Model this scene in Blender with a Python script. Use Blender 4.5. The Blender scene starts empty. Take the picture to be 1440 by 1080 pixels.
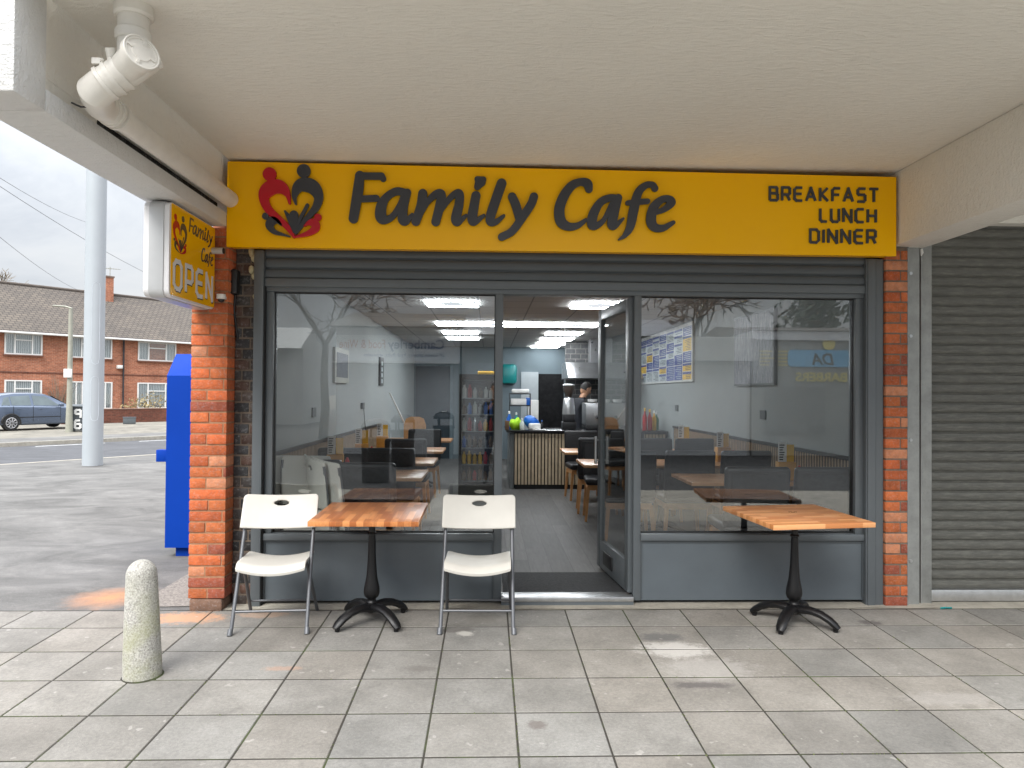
import bpy, bmesh, math, random
import numpy as np
from mathutils import Vector, Matrix
R = math.radians
rnd = random.Random(7)
sc = bpy.context.scene
COL = sc.collection

# ------------------------------------------------------------------ camera (measured from the photo)
F = 1015.0; PCX, PCY = 720.0, 540.0
YAW = math.atan(33/F); PIT = math.atan(13/F); ROLL = 0.0075
CAM = Vector((0, -5.18, 1.52))
_f = Vector((math.sin(YAW)*math.cos(PIT), math.cos(YAW)*math.cos(PIT), math.sin(PIT)))
_r = Vector((math.cos(YAW), -math.sin(YAW), 0)); _u = _r.cross(_f)
_c, _s = math.cos(ROLL), math.sin(ROLL)
CR = _r*_c + _u*_s; CU = _u*_c - _r*_s
def ray(x, y): return _f + CR*((x-PCX)/F) - CU*((y-PCY)/F)
def onY(x, y, Y=0.0): d = ray(x, y); return CAM + d*((Y-CAM.y)/d.y)
def onZ(x, y, Z=0.0): d = ray(x, y); return CAM + d*((Z-CAM.z)/d.z)
def onX(x, y, X=0.0): d = ray(x, y); return CAM + d*((X-CAM.x)/d.x)
cam = bpy.data.objects.new('camera', bpy.data.cameras.new('camera')); COL.objects.link(cam)
m = Matrix((CR, CU, -_f)).transposed().to_4x4(); m.translation = CAM
cam.matrix_world = m
cam.data.sensor_width = 36; cam.data.lens = F/1440*36; cam.data.clip_end = 2000; cam.data.clip_start = .02
sc.camera = cam

# ------------------------------------------------------------------ materials
def nt(name):
    mt = bpy.data.materials.new(name); mt.use_nodes = True
    t = mt.node_tree; t.nodes.clear()
    o = t.nodes.new('ShaderNodeOutputMaterial'); b = t.nodes.new('ShaderNodeBsdfPrincipled')
    t.links.new(b.outputs[0], o.inputs[0])
    return mt, t, b, o
def nd(t, typ, **k):
    n = t.nodes.new('ShaderNode'+typ)
    for a, v in k.items():
        if a.startswith('i_'): n.inputs[a[2:].replace('_', ' ')].default_value = v
        else: setattr(n, a, v)
    return n
def rgb(c): return (c[0], c[1], c[2], 1)
def srgb(r, g, b):
    f = lambda v: (v/255/12.92) if v/255 <= .04045 else ((v/255+.055)/1.055)**2.4
    return (f(r), f(g), f(b))
def noise(t, vec, scale, detail=4, rough=.55, dist=0):
    n = nd(t, 'TexNoise'); n.inputs['Scale'].default_value = scale; n.inputs['Detail'].default_value = detail
    n.inputs['Roughness'].default_value = rough; n.inputs['Distortion'].default_value = dist
    t.links.new(vec, n.inputs['Vector']); return n
def ramp(t, fac, stops):
    r = nd(t, 'ValToRGB'); cr = r.color_ramp
    while len(cr.elements) < len(stops): cr.elements.new(.5)
    for e, (p, c) in zip(cr.elements, stops): e.position = p; e.color = rgb(c) if len(c) == 3 else c
    t.links.new(fac, r.inputs[0]); return r
def mixc(t, a, b, fac, mode='MIX'):
    n = nd(t, 'MixRGB'); n.blend_type = mode
    for i, v in ((1, a), (2, b)):
        if hasattr(v, 'links'): t.links.new(v, n.inputs[i])
        else: n.inputs[i].default_value = rgb(v)
    if hasattr(fac, 'links'): t.links.new(fac, n.inputs[0])
    else: n.inputs[0].default_value = fac
    return n.outputs[0]
def mth(t, op, a, b=None, c=None, clamp=False):
    n = nd(t, 'Math'); n.operation = op; n.use_clamp = clamp
    for i, v in enumerate((a, b, c)):
        if v is None: continue
        if hasattr(v, 'links'): t.links.new(v, n.inputs[i])
        else: n.inputs[i].default_value = v
    return n.outputs[0]
def bump(t, b, h, strength=.3, dist=.01):
    n = nd(t, 'Bump'); n.inputs['Strength'].default_value = strength; n.inputs['Distance'].default_value = dist
    t.links.new(h, n.inputs['Height']); t.links.new(n.outputs[0], b.inputs['Normal'])
def coord(t, world=False):
    if world: return nd(t, 'NewGeometry').outputs['Position']
    return nd(t, 'TexCoord').outputs['Object']
def M(name, col, rough=.5, metal=0., var=.12, vs=5., bmp=0., bs=90., spec=.5, attr=False, world=False, dirt=0., coat=0.):
    mt, t, b, o = nt(name); v = coord(t, world)
    n = noise(t, v, vs, 5, .6)
    lo = tuple(c*(1-var) for c in col); hi = tuple(min(1, c*(1+var)) for c in col)
    c = ramp(t, n.outputs[0], [(.3, lo), (.7, hi)]).outputs[0]
    if attr:
        a = nd(t, 'Attribute', attribute_name='Col'); c = mixc(t, a.outputs[0], c, 1.0, 'MULTIPLY')
    if dirt:
        n2 = noise(t, v, vs*3.1, 8, .7); k = ramp(t, n2.outputs[0], [(.52, (0, 0, 0)), (.75, (1, 1, 1))]).outputs[0]
        c = mixc(t, c, tuple(x*.45 for x in col), mth(t, 'MULTIPLY', k, dirt))
    t.links.new(c, b.inputs['Base Color'])
    b.inputs['Roughness'].default_value = rough; b.inputs['Metallic'].default_value = metal
    b.inputs['Specular IOR Level'].default_value = spec; b.inputs['Coat Weight'].default_value = coat
    rn = noise(t, v, vs*2.3, 3)
    t.links.new(mth(t, 'MULTIPLY_ADD', rn.outputs[0], rough*.5, rough*.75, True), b.inputs['Roughness'])
    if bmp:
        bn = noise(t, v, bs, 6, .65); bump(t, b, bn.outputs[0], bmp)
    return mt
def EM(name, col, s):
    mt, t, b, o = nt(name); t.nodes.remove(b); e = nd(t, 'Emission')
    e.inputs[0].default_value = rgb(col); e.inputs[1].default_value = s; t.links.new(e.outputs[0], o.inputs[0]); return mt
def GLASS(name, refl=.09, tint=(.93, .95, .95)):
    mt, t, b, o = nt(name); t.nodes.remove(b)
    g = nd(t, 'BsdfGlossy'); g.inputs['Roughness'].default_value = 0.0
    tr = nd(t, 'BsdfTransparent'); tr.inputs[0].default_value = rgb(tint)
    lw = nd(t, 'LayerWeight'); lw.inputs[0].default_value = .5
    p = mth(t, 'POWER', lw.outputs['Facing'], 4.0)
    f = mth(t, 'MULTIPLY_ADD', p, 1-refl, refl, True)
    mx = nd(t, 'MixShader'); t.links.new(f, mx.inputs[0]); t.links.new(tr.outputs[0], mx.inputs[1]); t.links.new(g.outputs[0], mx.inputs[2])
    t.links.new(mx.outputs[0], o.inputs[0]); return mt

mt = {}
mt['frame'] = M('grey powder coat', srgb(94, 100, 104), .38, var=.04, bmp=.03, bs=300)
mt['frame_dark'] = M('dark grey powder coat', srgb(76, 82, 86), .42, var=.05)
mt['panel'] = M('grey panel', srgb(93, 101, 107), .33, var=.07, vs=2.5, bmp=.02, dirt=.12)
mt['black_gap'] = M('black rubber', (.012, .012, .013), .6)
mt['glass'] = GLASS('window glass', .1)
mt['glass_door'] = GLASS('door glass', .07)
mt['glass_far'] = GLASS('far window glass', .12)
mt['alu'] = M('brushed aluminium', (.62, .63, .64), .35, .9, var=.1, vs=20)
mt['sign'] = M('yellow sign face', srgb(255, 190, 0), .2, var=.02, vs=1.0, spec=.3)
mt['sign_side'] = M('yellow sign edge', srgb(245, 178, 10), .4)
mt['letter'] = M('charcoal letter acrylic', srgb(60, 62, 68), .22, var=.05)
mt['red'] = M('crimson acrylic', srgb(190, 18, 38), .2, var=.05)
mt['silver'] = M('silver sign case', srgb(196, 198, 200), .35, .3, var=.05)
mt['white_face'] = M('white acrylic', (.8, .8, .82), .3, var=.03)
mt['paint_pipe'] = M('white painted pipe', srgb(222, 219, 212), .42, var=.06, vs=9, bmp=.06, bs=60)
mt['mortar'] = M('mortar', srgb(160, 122, 94), .95, var=.2, vs=30, bmp=.5, bs=120)
mt['mortar_dark'] = M('dark mortar', srgb(120, 108, 96), .95, var=.2, vs=30, bmp=.5, bs=120)
mt['brick'] = M('orange brick', (.9, .9, .9), .85, var=.3, vs=22, bmp=.75, bs=75, attr=True, dirt=.45)
mt['brick_dark'] = M('dark brick', (.9, .9, .9), .6, var=.35, vs=14, bmp=.4, bs=60, attr=True, dirt=.5)
mt['galv'] = M('galvanised steel', srgb(150, 152, 150), .5, .45, var=.16, vs=9, bmp=.04, dirt=.3)
mt['blue'] = M('blue painted steel', (0, .04, .33), .55, spec=.15, var=.06, vs=2, bmp=.03, bs=20)
mt['mast'] = M('pale grey mast paint', srgb(166, 173, 178), .5, var=.03, vs=2)
mt['white_plastic'] = M('off white plastic', srgb(204, 201, 193), .45, var=.03, vs=8, bmp=.05, bs=300)
mt['tube'] = M('grey chair tube', srgb(98, 100, 104), .38, .35, var=.08)
mt['cast'] = M('black cast iron', (.006, .006, .007), .4, .2, var=.2, bmp=.1, bs=120)
mt['black'] = M('black plastic', (.015, .015, .016), .45)
mt['led'] = EM('led strip', (.93, .97, 1), 18.0)
mt['led_dim'] = EM('led diffuser', (.9, .95, 1), .3)
mt['int_wall_hazed'] = M('haze lightened wall paint', srgb(156, 161, 161), .75, var=.03, vs=1)  # side walls lightened in colour to imitate reflection haze on the panes
mt['int_ceil'] = None
mt['leather'] = M('black leather', (.018, .018, .02), .45, var=.2, vs=12, bmp=.3, bs=40)
mt['leather_grey'] = M('charcoal fabric', (.025, .026, .028), .8, var=.3, vs=30, bmp=.3, bs=120)
mt['slatwood'] = M('greyed oak slat', srgb(168, 144, 116), .6, var=.15, vs=14)
mt['beech'] = M('beech wood', srgb(214, 158, 104), .45, var=.14, vs=14)
mt['steel'] = M('stainless steel', (.5, .51, .52), .3, .85, var=.12, vs=4)
mt['teal'] = M('teal plastic', srgb(24, 130, 130), .35)
mt['white'] = M('white plastic', (.72, .72, .7), .45)
mt['worktop'] = M('black stone worktop', (.02, .02, .022), .2)
mt['void'] = M('unlit back room', (.004, .004, .005), .9)
mt['skin'] = M('skin', srgb(196, 150, 120), .55)
mt['cloth_dark'] = M('dark clothing', (.02, .022, .028), .9, bmp=.3, bs=60)
mt['denim'] = M('dark denim', (.03, .04, .07), .9, bmp=.3, bs=90)
mt['hair'] = M('black hair', (.01, .008, .007), .6)
mt['curtain'] = None

# paint with roller texture (canopy)
def mat_canopy(name, col, b1=.7):
    mm, t, b, o = nt(name); v = coord(t, True)
    n = noise(t, v, .9, 5, .6); n2 = noise(t, v, 7, 6, .7)
    c = ramp(t, n.outputs[0], [(.3, tuple(x*.94 for x in col)), (.7, col)]).outputs[0]
    k = ramp(t, n2.outputs[0], [(.54, (0, 0, 0)), (.74, (1, 1, 1))]).outputs[0]
    c = mixc(t, c, tuple(x*.8 for x in col), mth(t, 'MULTIPLY', k, .28))
    t.links.new(c, b.inputs['Base Color']); b.inputs['Roughness'].default_value = .7
    mp = nd(t, 'Mapping'); mp.inputs['Scale'].default_value = (1, 3.2, 2); t.links.new(v, mp.inputs[0])
    h = noise(t, mp.outputs[0], 14, 8, .65, .4); h2 = noise(t, v, 150, 3)
    s = mth(t, 'MULTIPLY_ADD', h2.outputs[0], .25, h.outputs[0])
    bump(t, b, s, b1, .02); return mm
mt['canopy'] = mat_canopy('painted canopy', (.88, .86, .80))
mt['canopy_rough'] = mat_canopy('rough painted render', (.78, .78, .77), .9)

def mat_paving():
    mm, t, b, o = nt('concrete paving slabs'); v = coord(t, True)
    a = nd(t, 'Attribute', attribute_name='Col')
    n = noise(t, v, 2.2, 7, .65); n2 = noise(t, v, 60, 4, .7); n3 = noise(t, v, 260, 2)
    c = ramp(t, n.outputs[0], [(.3, (.175, .167, .154)), (.5, (.236, .225, .208)), (.7, (.295, .283, .264))]).outputs[0]
    c = mixc(t, c, a.outputs[0], 1, 'MULTIPLY')
    sp = ramp(t, n2.outputs[0], [(.35, (.78, .78, .78)), (.65, (1.12, 1.12, 1.1))]).outputs[0]
    c = mixc(t, c, sp, .7, 'MULTIPLY')
    sp2 = ramp(t, n3.outputs[0], [(.3, (.82, .82, .82)), (.7, (1.12, 1.12, 1.1))]).outputs[0]
    c = mixc(t, c, sp2, .6, 'MULTIPLY')
    # darker grime patches and pale gum/cement marks
    g = noise(t, v, 5.5, 8, .72, .6); gk = ramp(t, g.outputs[0], [(.56, (0, 0, 0)), (.75, (1, 1, 1))]).outputs[0]
    c = mixc(t, c, (.1, .094, .085), mth(t, 'MULTIPLY', gk, .5))
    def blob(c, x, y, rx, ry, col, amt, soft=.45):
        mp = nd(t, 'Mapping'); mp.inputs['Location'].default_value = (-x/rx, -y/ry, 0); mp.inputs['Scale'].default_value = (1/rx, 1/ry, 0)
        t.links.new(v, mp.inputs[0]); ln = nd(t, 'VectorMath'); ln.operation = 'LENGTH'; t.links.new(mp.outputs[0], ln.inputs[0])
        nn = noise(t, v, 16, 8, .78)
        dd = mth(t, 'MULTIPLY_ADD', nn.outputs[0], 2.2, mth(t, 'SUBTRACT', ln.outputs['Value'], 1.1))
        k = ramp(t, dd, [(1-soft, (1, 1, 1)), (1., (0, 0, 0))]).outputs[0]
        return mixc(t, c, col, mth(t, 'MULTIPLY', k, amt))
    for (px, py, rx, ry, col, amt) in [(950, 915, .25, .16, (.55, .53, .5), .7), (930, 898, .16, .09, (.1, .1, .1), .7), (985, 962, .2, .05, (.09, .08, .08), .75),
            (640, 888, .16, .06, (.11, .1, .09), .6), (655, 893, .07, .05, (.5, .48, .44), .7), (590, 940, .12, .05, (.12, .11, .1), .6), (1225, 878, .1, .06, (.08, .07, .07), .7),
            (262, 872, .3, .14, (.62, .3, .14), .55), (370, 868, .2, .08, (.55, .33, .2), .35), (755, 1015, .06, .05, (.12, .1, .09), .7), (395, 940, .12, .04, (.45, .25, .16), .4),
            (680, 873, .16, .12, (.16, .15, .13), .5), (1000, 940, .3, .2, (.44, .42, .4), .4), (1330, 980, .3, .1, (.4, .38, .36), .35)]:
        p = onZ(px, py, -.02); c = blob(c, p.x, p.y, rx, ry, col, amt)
    sp = noise(t, v, 16, 2, .5); sk = ramp(t, sp.outputs[0], [(.70, (0, 0, 0)), (.735, (1, 1, 1))]).outputs[0]
    c = mixc(t, c, (.46, .44, .41), mth(t, 'MULTIPLY', sk, .35))
    t.links.new(c, b.inputs['Base Color']); b.inputs['Roughness'].default_value = .88
    h = mth(t, 'MULTIPLY_ADD', n3.outputs[0], .5, n2.outputs[0]); bump(t, b, h, .45, .006); return mm
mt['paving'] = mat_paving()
def mat_tarmac(name, base, patch=.5, orange=False):
    mm, t, b, o = nt(name); v = coord(t, True)
    mp = nd(t, 'Mapping'); mp.inputs['Rotation'].default_value = (0, 0, -.9); mp.inputs['Scale'].default_value = (1, 1.5, 1); t.links.new(v, mp.inputs[0])
    n = noise(t, mp.outputs[0], .8, 9, .7, 1.2); n2 = noise(t, v, 120, 3, .7); n3 = noise(t, mp.outputs[0], 3.1, 6, .7)
    lo = tuple(x*(1-patch) for x in base); hi = tuple(x*(1+patch) for x in base)
    c = ramp(t, n.outputs[0], [(.33, lo), (.5, base), (.68, hi)]).outputs[0]
    k = ramp(t, n3.outputs[0], [(.5, (.8, .8, .8)), (.7, (1.15, 1.14, 1.12))]).outputs[0]
    c = mixc(t, c, k, .6, 'MULTIPLY')
    s = ramp(t, n2.outputs[0], [(.3, (.65, .65, .65)), (.7, (1.3, 1.3, 1.28))]).outputs[0]
    c = mixc(t, c, s, .7, 'MULTIPLY')
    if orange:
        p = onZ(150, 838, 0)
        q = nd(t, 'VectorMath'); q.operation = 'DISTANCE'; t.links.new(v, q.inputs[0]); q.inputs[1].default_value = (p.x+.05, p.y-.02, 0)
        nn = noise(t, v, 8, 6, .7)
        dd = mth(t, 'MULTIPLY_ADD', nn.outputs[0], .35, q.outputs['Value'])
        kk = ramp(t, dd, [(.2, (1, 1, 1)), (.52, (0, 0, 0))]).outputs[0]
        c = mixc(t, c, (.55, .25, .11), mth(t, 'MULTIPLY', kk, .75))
    t.links.new(c, b.inputs['Base Color']); b.inputs['Roughness'].default_value = .85
    bump(t, b, n2.outputs[0], .5, .008); return mm
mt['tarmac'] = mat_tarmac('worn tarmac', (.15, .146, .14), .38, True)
mt['tarmac_fc'] = mat_tarmac('forecourt tarmac', (.05, .05, .05), .3)
mt['road'] = mat_tarmac('road asphalt', (.085, .087, .095), .25)
mt['verge'] = mat_tarmac('gravel verge', (.2, .185, .155), .5)
mt['concrete'] = M('pale concrete', (.36, .335, .285), .9, var=.2, vs=6, bmp=.4, bs=60, world=True, dirt=.5)
mt['pebble'] = M('pebble concrete', (.22, .2, .18), .9, var=.5, vs=60, bmp=.8, bs=60, world=True)
def mat_joint():
    mm, t, b, o = nt('mossy joint'); v = coord(t, True); n = noise(t, v, 3, 6, .7)
    c = ramp(t, n.outputs[0], [(.5, (.035, .031, .025)), (.64, (.05, .065, .022))]).outputs[0]
    t.links.new(c, b.inputs['Base Color']); b.inputs['Roughness'].default_value = 1; return mm
mt['joint'] = mat_joint()
def mat_bollard():
    mm, t, b, o = nt('exposed aggregate bollard'); v = coord(t, True)
    n = noise(t, v, 105, 5, .8); n2 = noise(t, v, 6, 5, .6)
    c = ramp(t, n.outputs[0], [(.33, (.2, .19, .17)), (.48, (.42, .41, .375)), (.62, (.66, .645, .6))]).outputs[0]
    k = ramp(t, n2.outputs[0], [(.42, (0, 0, 0)), (.62, (1, 1, 1))]).outputs[0]
    sx = nd(t, 'SeparateXYZ'); t.links.new(v, sx.inputs[0])
    zz = ramp(t, mth(t, 'SUBTRACT', 1.0, sx.outputs[2], clamp=True), [(.45, (0, 0, 0)), (.75, (1, 1, 1))]).outputs[0]
    c = mixc(t, c, (.38, .39, .2), mth(t, 'MULTIPLY', mth(t, 'MULTIPLY', k, zz), .5))
    t.links.new(c, b.inputs['Base Color']); b.inputs['Roughness'].default_value = .9; bump(t, b, n.outputs[0], .8, .012); return mm
mt['bollard'] = mat_bollard()
def mat_wood(name, stops, sc_=(9, 2.6)):
    mm, t, b, o = nt(name); v = coord(t)
    br = nd(t, 'TexBrick'); br.inputs['Scale'].default_value = 1; br.inputs['Mortar Size'].default_value = .0006
    br.inputs['Brick Width'].default_value = .26; br.inputs['Row Height'].default_value = .042; br.offset = .37
    br.inputs['Color1'].default_value = (0, 0, 0, 1); br.inputs['Color2'].default_value = (1, 1, 1, 1); br.inputs['Mortar'].default_value = (.4, .4, .4, 1)
    t.links.new(v, br.inputs['Vector'])
    mp = nd(t, 'Mapping'); mp.inputs['Scale'].default_value = (3, 60, 30); t.links.new(v, mp.inputs[0])
    g = noise(t, mp.outputs[0], 1.2, 8, .7, .6)
    f = mth(t, 'MULTIPLY_ADD', g.outputs[0], .5, mth(t, 'MULTIPLY', br.outputs[0], .72))
    c = ramp(t, f, stops).outputs[0]
    t.links.new(c, b.inputs['Base Color']); b.inputs['Roughness'].default_value = .32
    bump(t, b, g.outputs[0], .08, .003); return mm
mt['wood_a'] = mat_wood('oiled block wood', [(.2, srgb(150, 86, 44)), (.45, srgb(196, 122, 68)), (.62, srgb(220, 150, 92)), (.85, srgb(172, 100, 52))])
mt['wood_b'] = mat_wood('pale block wood', [(.2, srgb(176, 110, 62)), (.45, srgb(216, 150, 94)), (.62, srgb(232, 170, 116)), (.85, srgb(200, 130, 78))])
mt['wood_in'] = mat_wood('cafe table wood', [(.2, srgb(176, 120, 76)), (.5, srgb(220, 166, 116)), (.85, srgb(196, 140, 92))])
def mat_planks():
    mm, t, b, o = nt('grey vinyl planks'); v = coord(t)
    mp = nd(t, 'Mapping'); mp.inputs['Rotation'].default_value = (0, 0, R(90)); t.links.new(v, mp.inputs[0])
    br = nd(t, 'TexBrick'); br.inputs['Scale'].default_value = 1; br.inputs['Mortar Size'].default_value = .0015
    br.inputs['Brick Width'].default_value = 1.2; br.inputs['Row Height'].default_value = .18; br.offset = .4
    br.inputs['Color1'].default_value = (.085, .083, .08, 1); br.inputs['Color2'].default_value = (.13, .126, .12, 1); br.inputs['Mortar'].default_value = (.04, .04, .04, 1)
    t.links.new(mp.outputs[0], br.inputs['Vector'])
    mp2 = nd(t, 'Mapping'); mp2.inputs['Scale'].default_value = (12, 1.2, 1); t.links.new(v, mp2.inputs[0]); g = noise(t, mp2.outputs[0], 3, 7, .7, .4)
    k = ramp(t, g.outputs[0], [(.3, (.7, .7, .7)), (.7, (1.2, 1.2, 1.2))]).outputs[0]
    t.links.new(mixc(t, br.outputs[0], k, .8, 'MULTIPLY'), b.inputs['Base Color']); b.inputs['Roughness'].default_value = .6; return mm
mt['planks'] = mat_planks()
def mat_ceiltile():
    mm, t, b, o = nt('grid ceiling tiles'); v = coord(t, True)
    mp = nd(t, 'Mapping'); mp.inputs['Location'].default_value = (.12, .1, 0); t.links.new(v, mp.inputs[0])
    br = nd(t, 'TexBrick'); br.inputs['Scale'].default_value = 1; br.inputs['Mortar Size'].default_value = .01; br.offset = 0
    br.inputs['Brick Width'].default_value = .6; br.inputs['Row Height'].default_value = .6
    br.inputs['Color1'].default_value = (.42, .41, .4, 1); br.inputs['Color2'].default_value = (.45, .44, .43, 1); br.inputs['Mortar'].default_value = (.2, .2, .2, 1)
    t.links.new(mp.outputs[0], br.inputs['Vector']); t.links.new(br.outputs[0], b.inputs['Base Color']); b.inputs['Roughness'].default_value = .8; return mm
mt['int_ceil'] = mat_ceiltile()
def mat_brickfar(name, c1, c2, mort, w=.225, h=.075):
    mm, t, b, o = nt(name); v = coord(t)
    # local x along wall, z up -> use (x,z)
    sx = nd(t, 'SeparateXYZ'); t.links.new(v, sx.inputs[0]); cb = nd(t, 'CombineXYZ')
    t.links.new(mth(t, 'ADD', sx.outputs[0], sx.outputs[1]), cb.inputs[0]); t.links.new(sx.outputs[2], cb.inputs[1])
    br = nd(t, 'TexBrick'); br.inputs['Scale'].default_value = 1; br.inputs['Mortar Size'].default_value = .008
    br.inputs['Brick Width'].default_value = w; br.inputs['Row Height'].default_value = h
    br.inputs['Color1'].default_value = rgb(c1); br.inputs['Color2'].default_value = rgb(c2); br.inputs['Mortar'].default_value = rgb(mort)
    t.links.new(cb.outputs[0], br.inputs['Vector'])
    n = noise(t, v, .8, 6, .7); k = ramp(t, n.outputs[0], [(.3, (.72, .7, .7)), (.7, (1.2, 1.18, 1.15))]).outputs[0]
    n2 = noise(t, v, 9, 4, .8); k2 = ramp(t, n2.outputs[0], [(.3, (.6, .6, .6)), (.7, (1.35, 1.3, 1.25))]).outputs[0]
    c = mixc(t, mixc(t, br.outputs[0], k, .8, 'MULTIPLY'), k2, .75, 'MULTIPLY')
    t.links.new(c, b.inputs['Base Color']); b.inputs['Roughness'].default_value = .9; return mm
mt['brick_far'] = mat_brickfar('house brickwork', srgb(184, 120, 92), srgb(154, 92, 68), srgb(170, 142, 124))
mt['brick_wall_far'] = mat_brickfar('garden wall brickwork', srgb(120, 70, 56), srgb(96, 56, 46), srgb(110, 84, 70))
def mat_tiles():
    mm, t, b, o = nt('concrete roof tiles'); v = coord(t)
    sx = nd(t, 'SeparateXYZ'); t.links.new(v, sx.inputs[0]); cb = nd(t, 'CombineXYZ')
    t.links.new(sx.outputs[0], cb.inputs[0]); t.links.new(mth(t, 'MULTIPLY', sx.outputs[2], 1.9), cb.inputs[1])
    br = nd(t, 'TexBrick'); br.inputs['Scale'].default_value = 1; br.inputs['Mortar Size'].default_value = .03; br.offset = .5
    br.inputs['Brick Width'].default_value = .3; br.inputs['Row Height'].default_value = .25; br.inputs['Mortar Smooth'].default_value = .7
    br.inputs['Color1'].default_value = rgb(srgb(100, 92, 85)); br.inputs['Color2'].default_value = rgb(srgb(86, 80, 75)); br.inputs['Mortar'].default_value = rgb(srgb(52, 48, 46))
    t.links.new(cb.outputs[0], br.inputs['Vector'])
    n = noise(t, v, .7, 6, .7); k = ramp(t, n.outputs[0], [(.3, (.75, .75, .75)), (.7, (1.2, 1.18, 1.1))]).outputs[0]
    t.links.new(mixc(t, br.outputs[0], k, .8, 'MULTIPLY'), b.inputs['Base Color']); b.inputs['Roughness'].default_value = .9
    bump(t, b, br.outputs['Fac'], -.8, .05); return mm
mt['tiles'] = mat_tiles()
def mat_curtain():
    mm, t, b, o = nt('net curtain'); v = coord(t); w = nd(t, 'TexWave'); w.inputs['Scale'].default_value = 3.2; w.inputs['Distortion'].default_value = 2.5
    w.inputs['Detail'].default_value = 2; t.links.new(v, w.inputs['Vector'])
    t.links.new(ramp(t, w.outputs[1], [(.2, (.3, .32, .33)), (.8, (.62, .64, .65))]).outputs[0], b.inputs['Base Color']); b.inputs['Roughness'].default_value = .9; return mm
mt['curtain'] = mat_curtain()
mt['upvc'] = M('white window frame', (.78, .78, .76), .4, var=.03)
mt['bark'] = M('bark', (.07, .06, .05), .95, var=.3, bmp=.4, bs=20)
mt['bark_pale'] = M('pale twigs', (.2, .17, .13), .95, var=.3)
mt['foliage'] = M('dark evergreen leaves', (.035, .06, .03), .8, var=.5, vs=3)
mt['dryleaf'] = M('dry tan leaves', (.3, .24, .12), .9, var=.4, vs=6)
mt['car'] = M('blue grey metallic paint', srgb(88, 100, 120), .25, .45, var=.03, coat=.8)
mt['car_glass'] = M('tinted car glass', (.12, .15, .16), .08, var=.2, vs=2)
mt['tyre'] = M('tyre rubber', (.02, .02, .02), .8)
mt['rim'] = M('silver wheel rim', (.5, .5, .52), .35, .6)
mt['tail'] = M('red lens', (.5, .02, .02), .2)
mt['lamp_grey'] = M('weathered grey column', srgb(150, 150, 138), .7, var=.12, dirt=.3)
mt['bin_grey'] = M('grey bin plastic', srgb(86, 92, 96), .5)
mt['cable_grey'] = M('weathered grey cable', (.16, .17, .18), .6)
mt['wire'] = M('black cable', (.03, .03, .035), .6)
mt['foam'] = M('expanding foam', (.55, .5, .32), .8, var=.2, vs=20, bmp=.5, bs=40)

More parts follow.
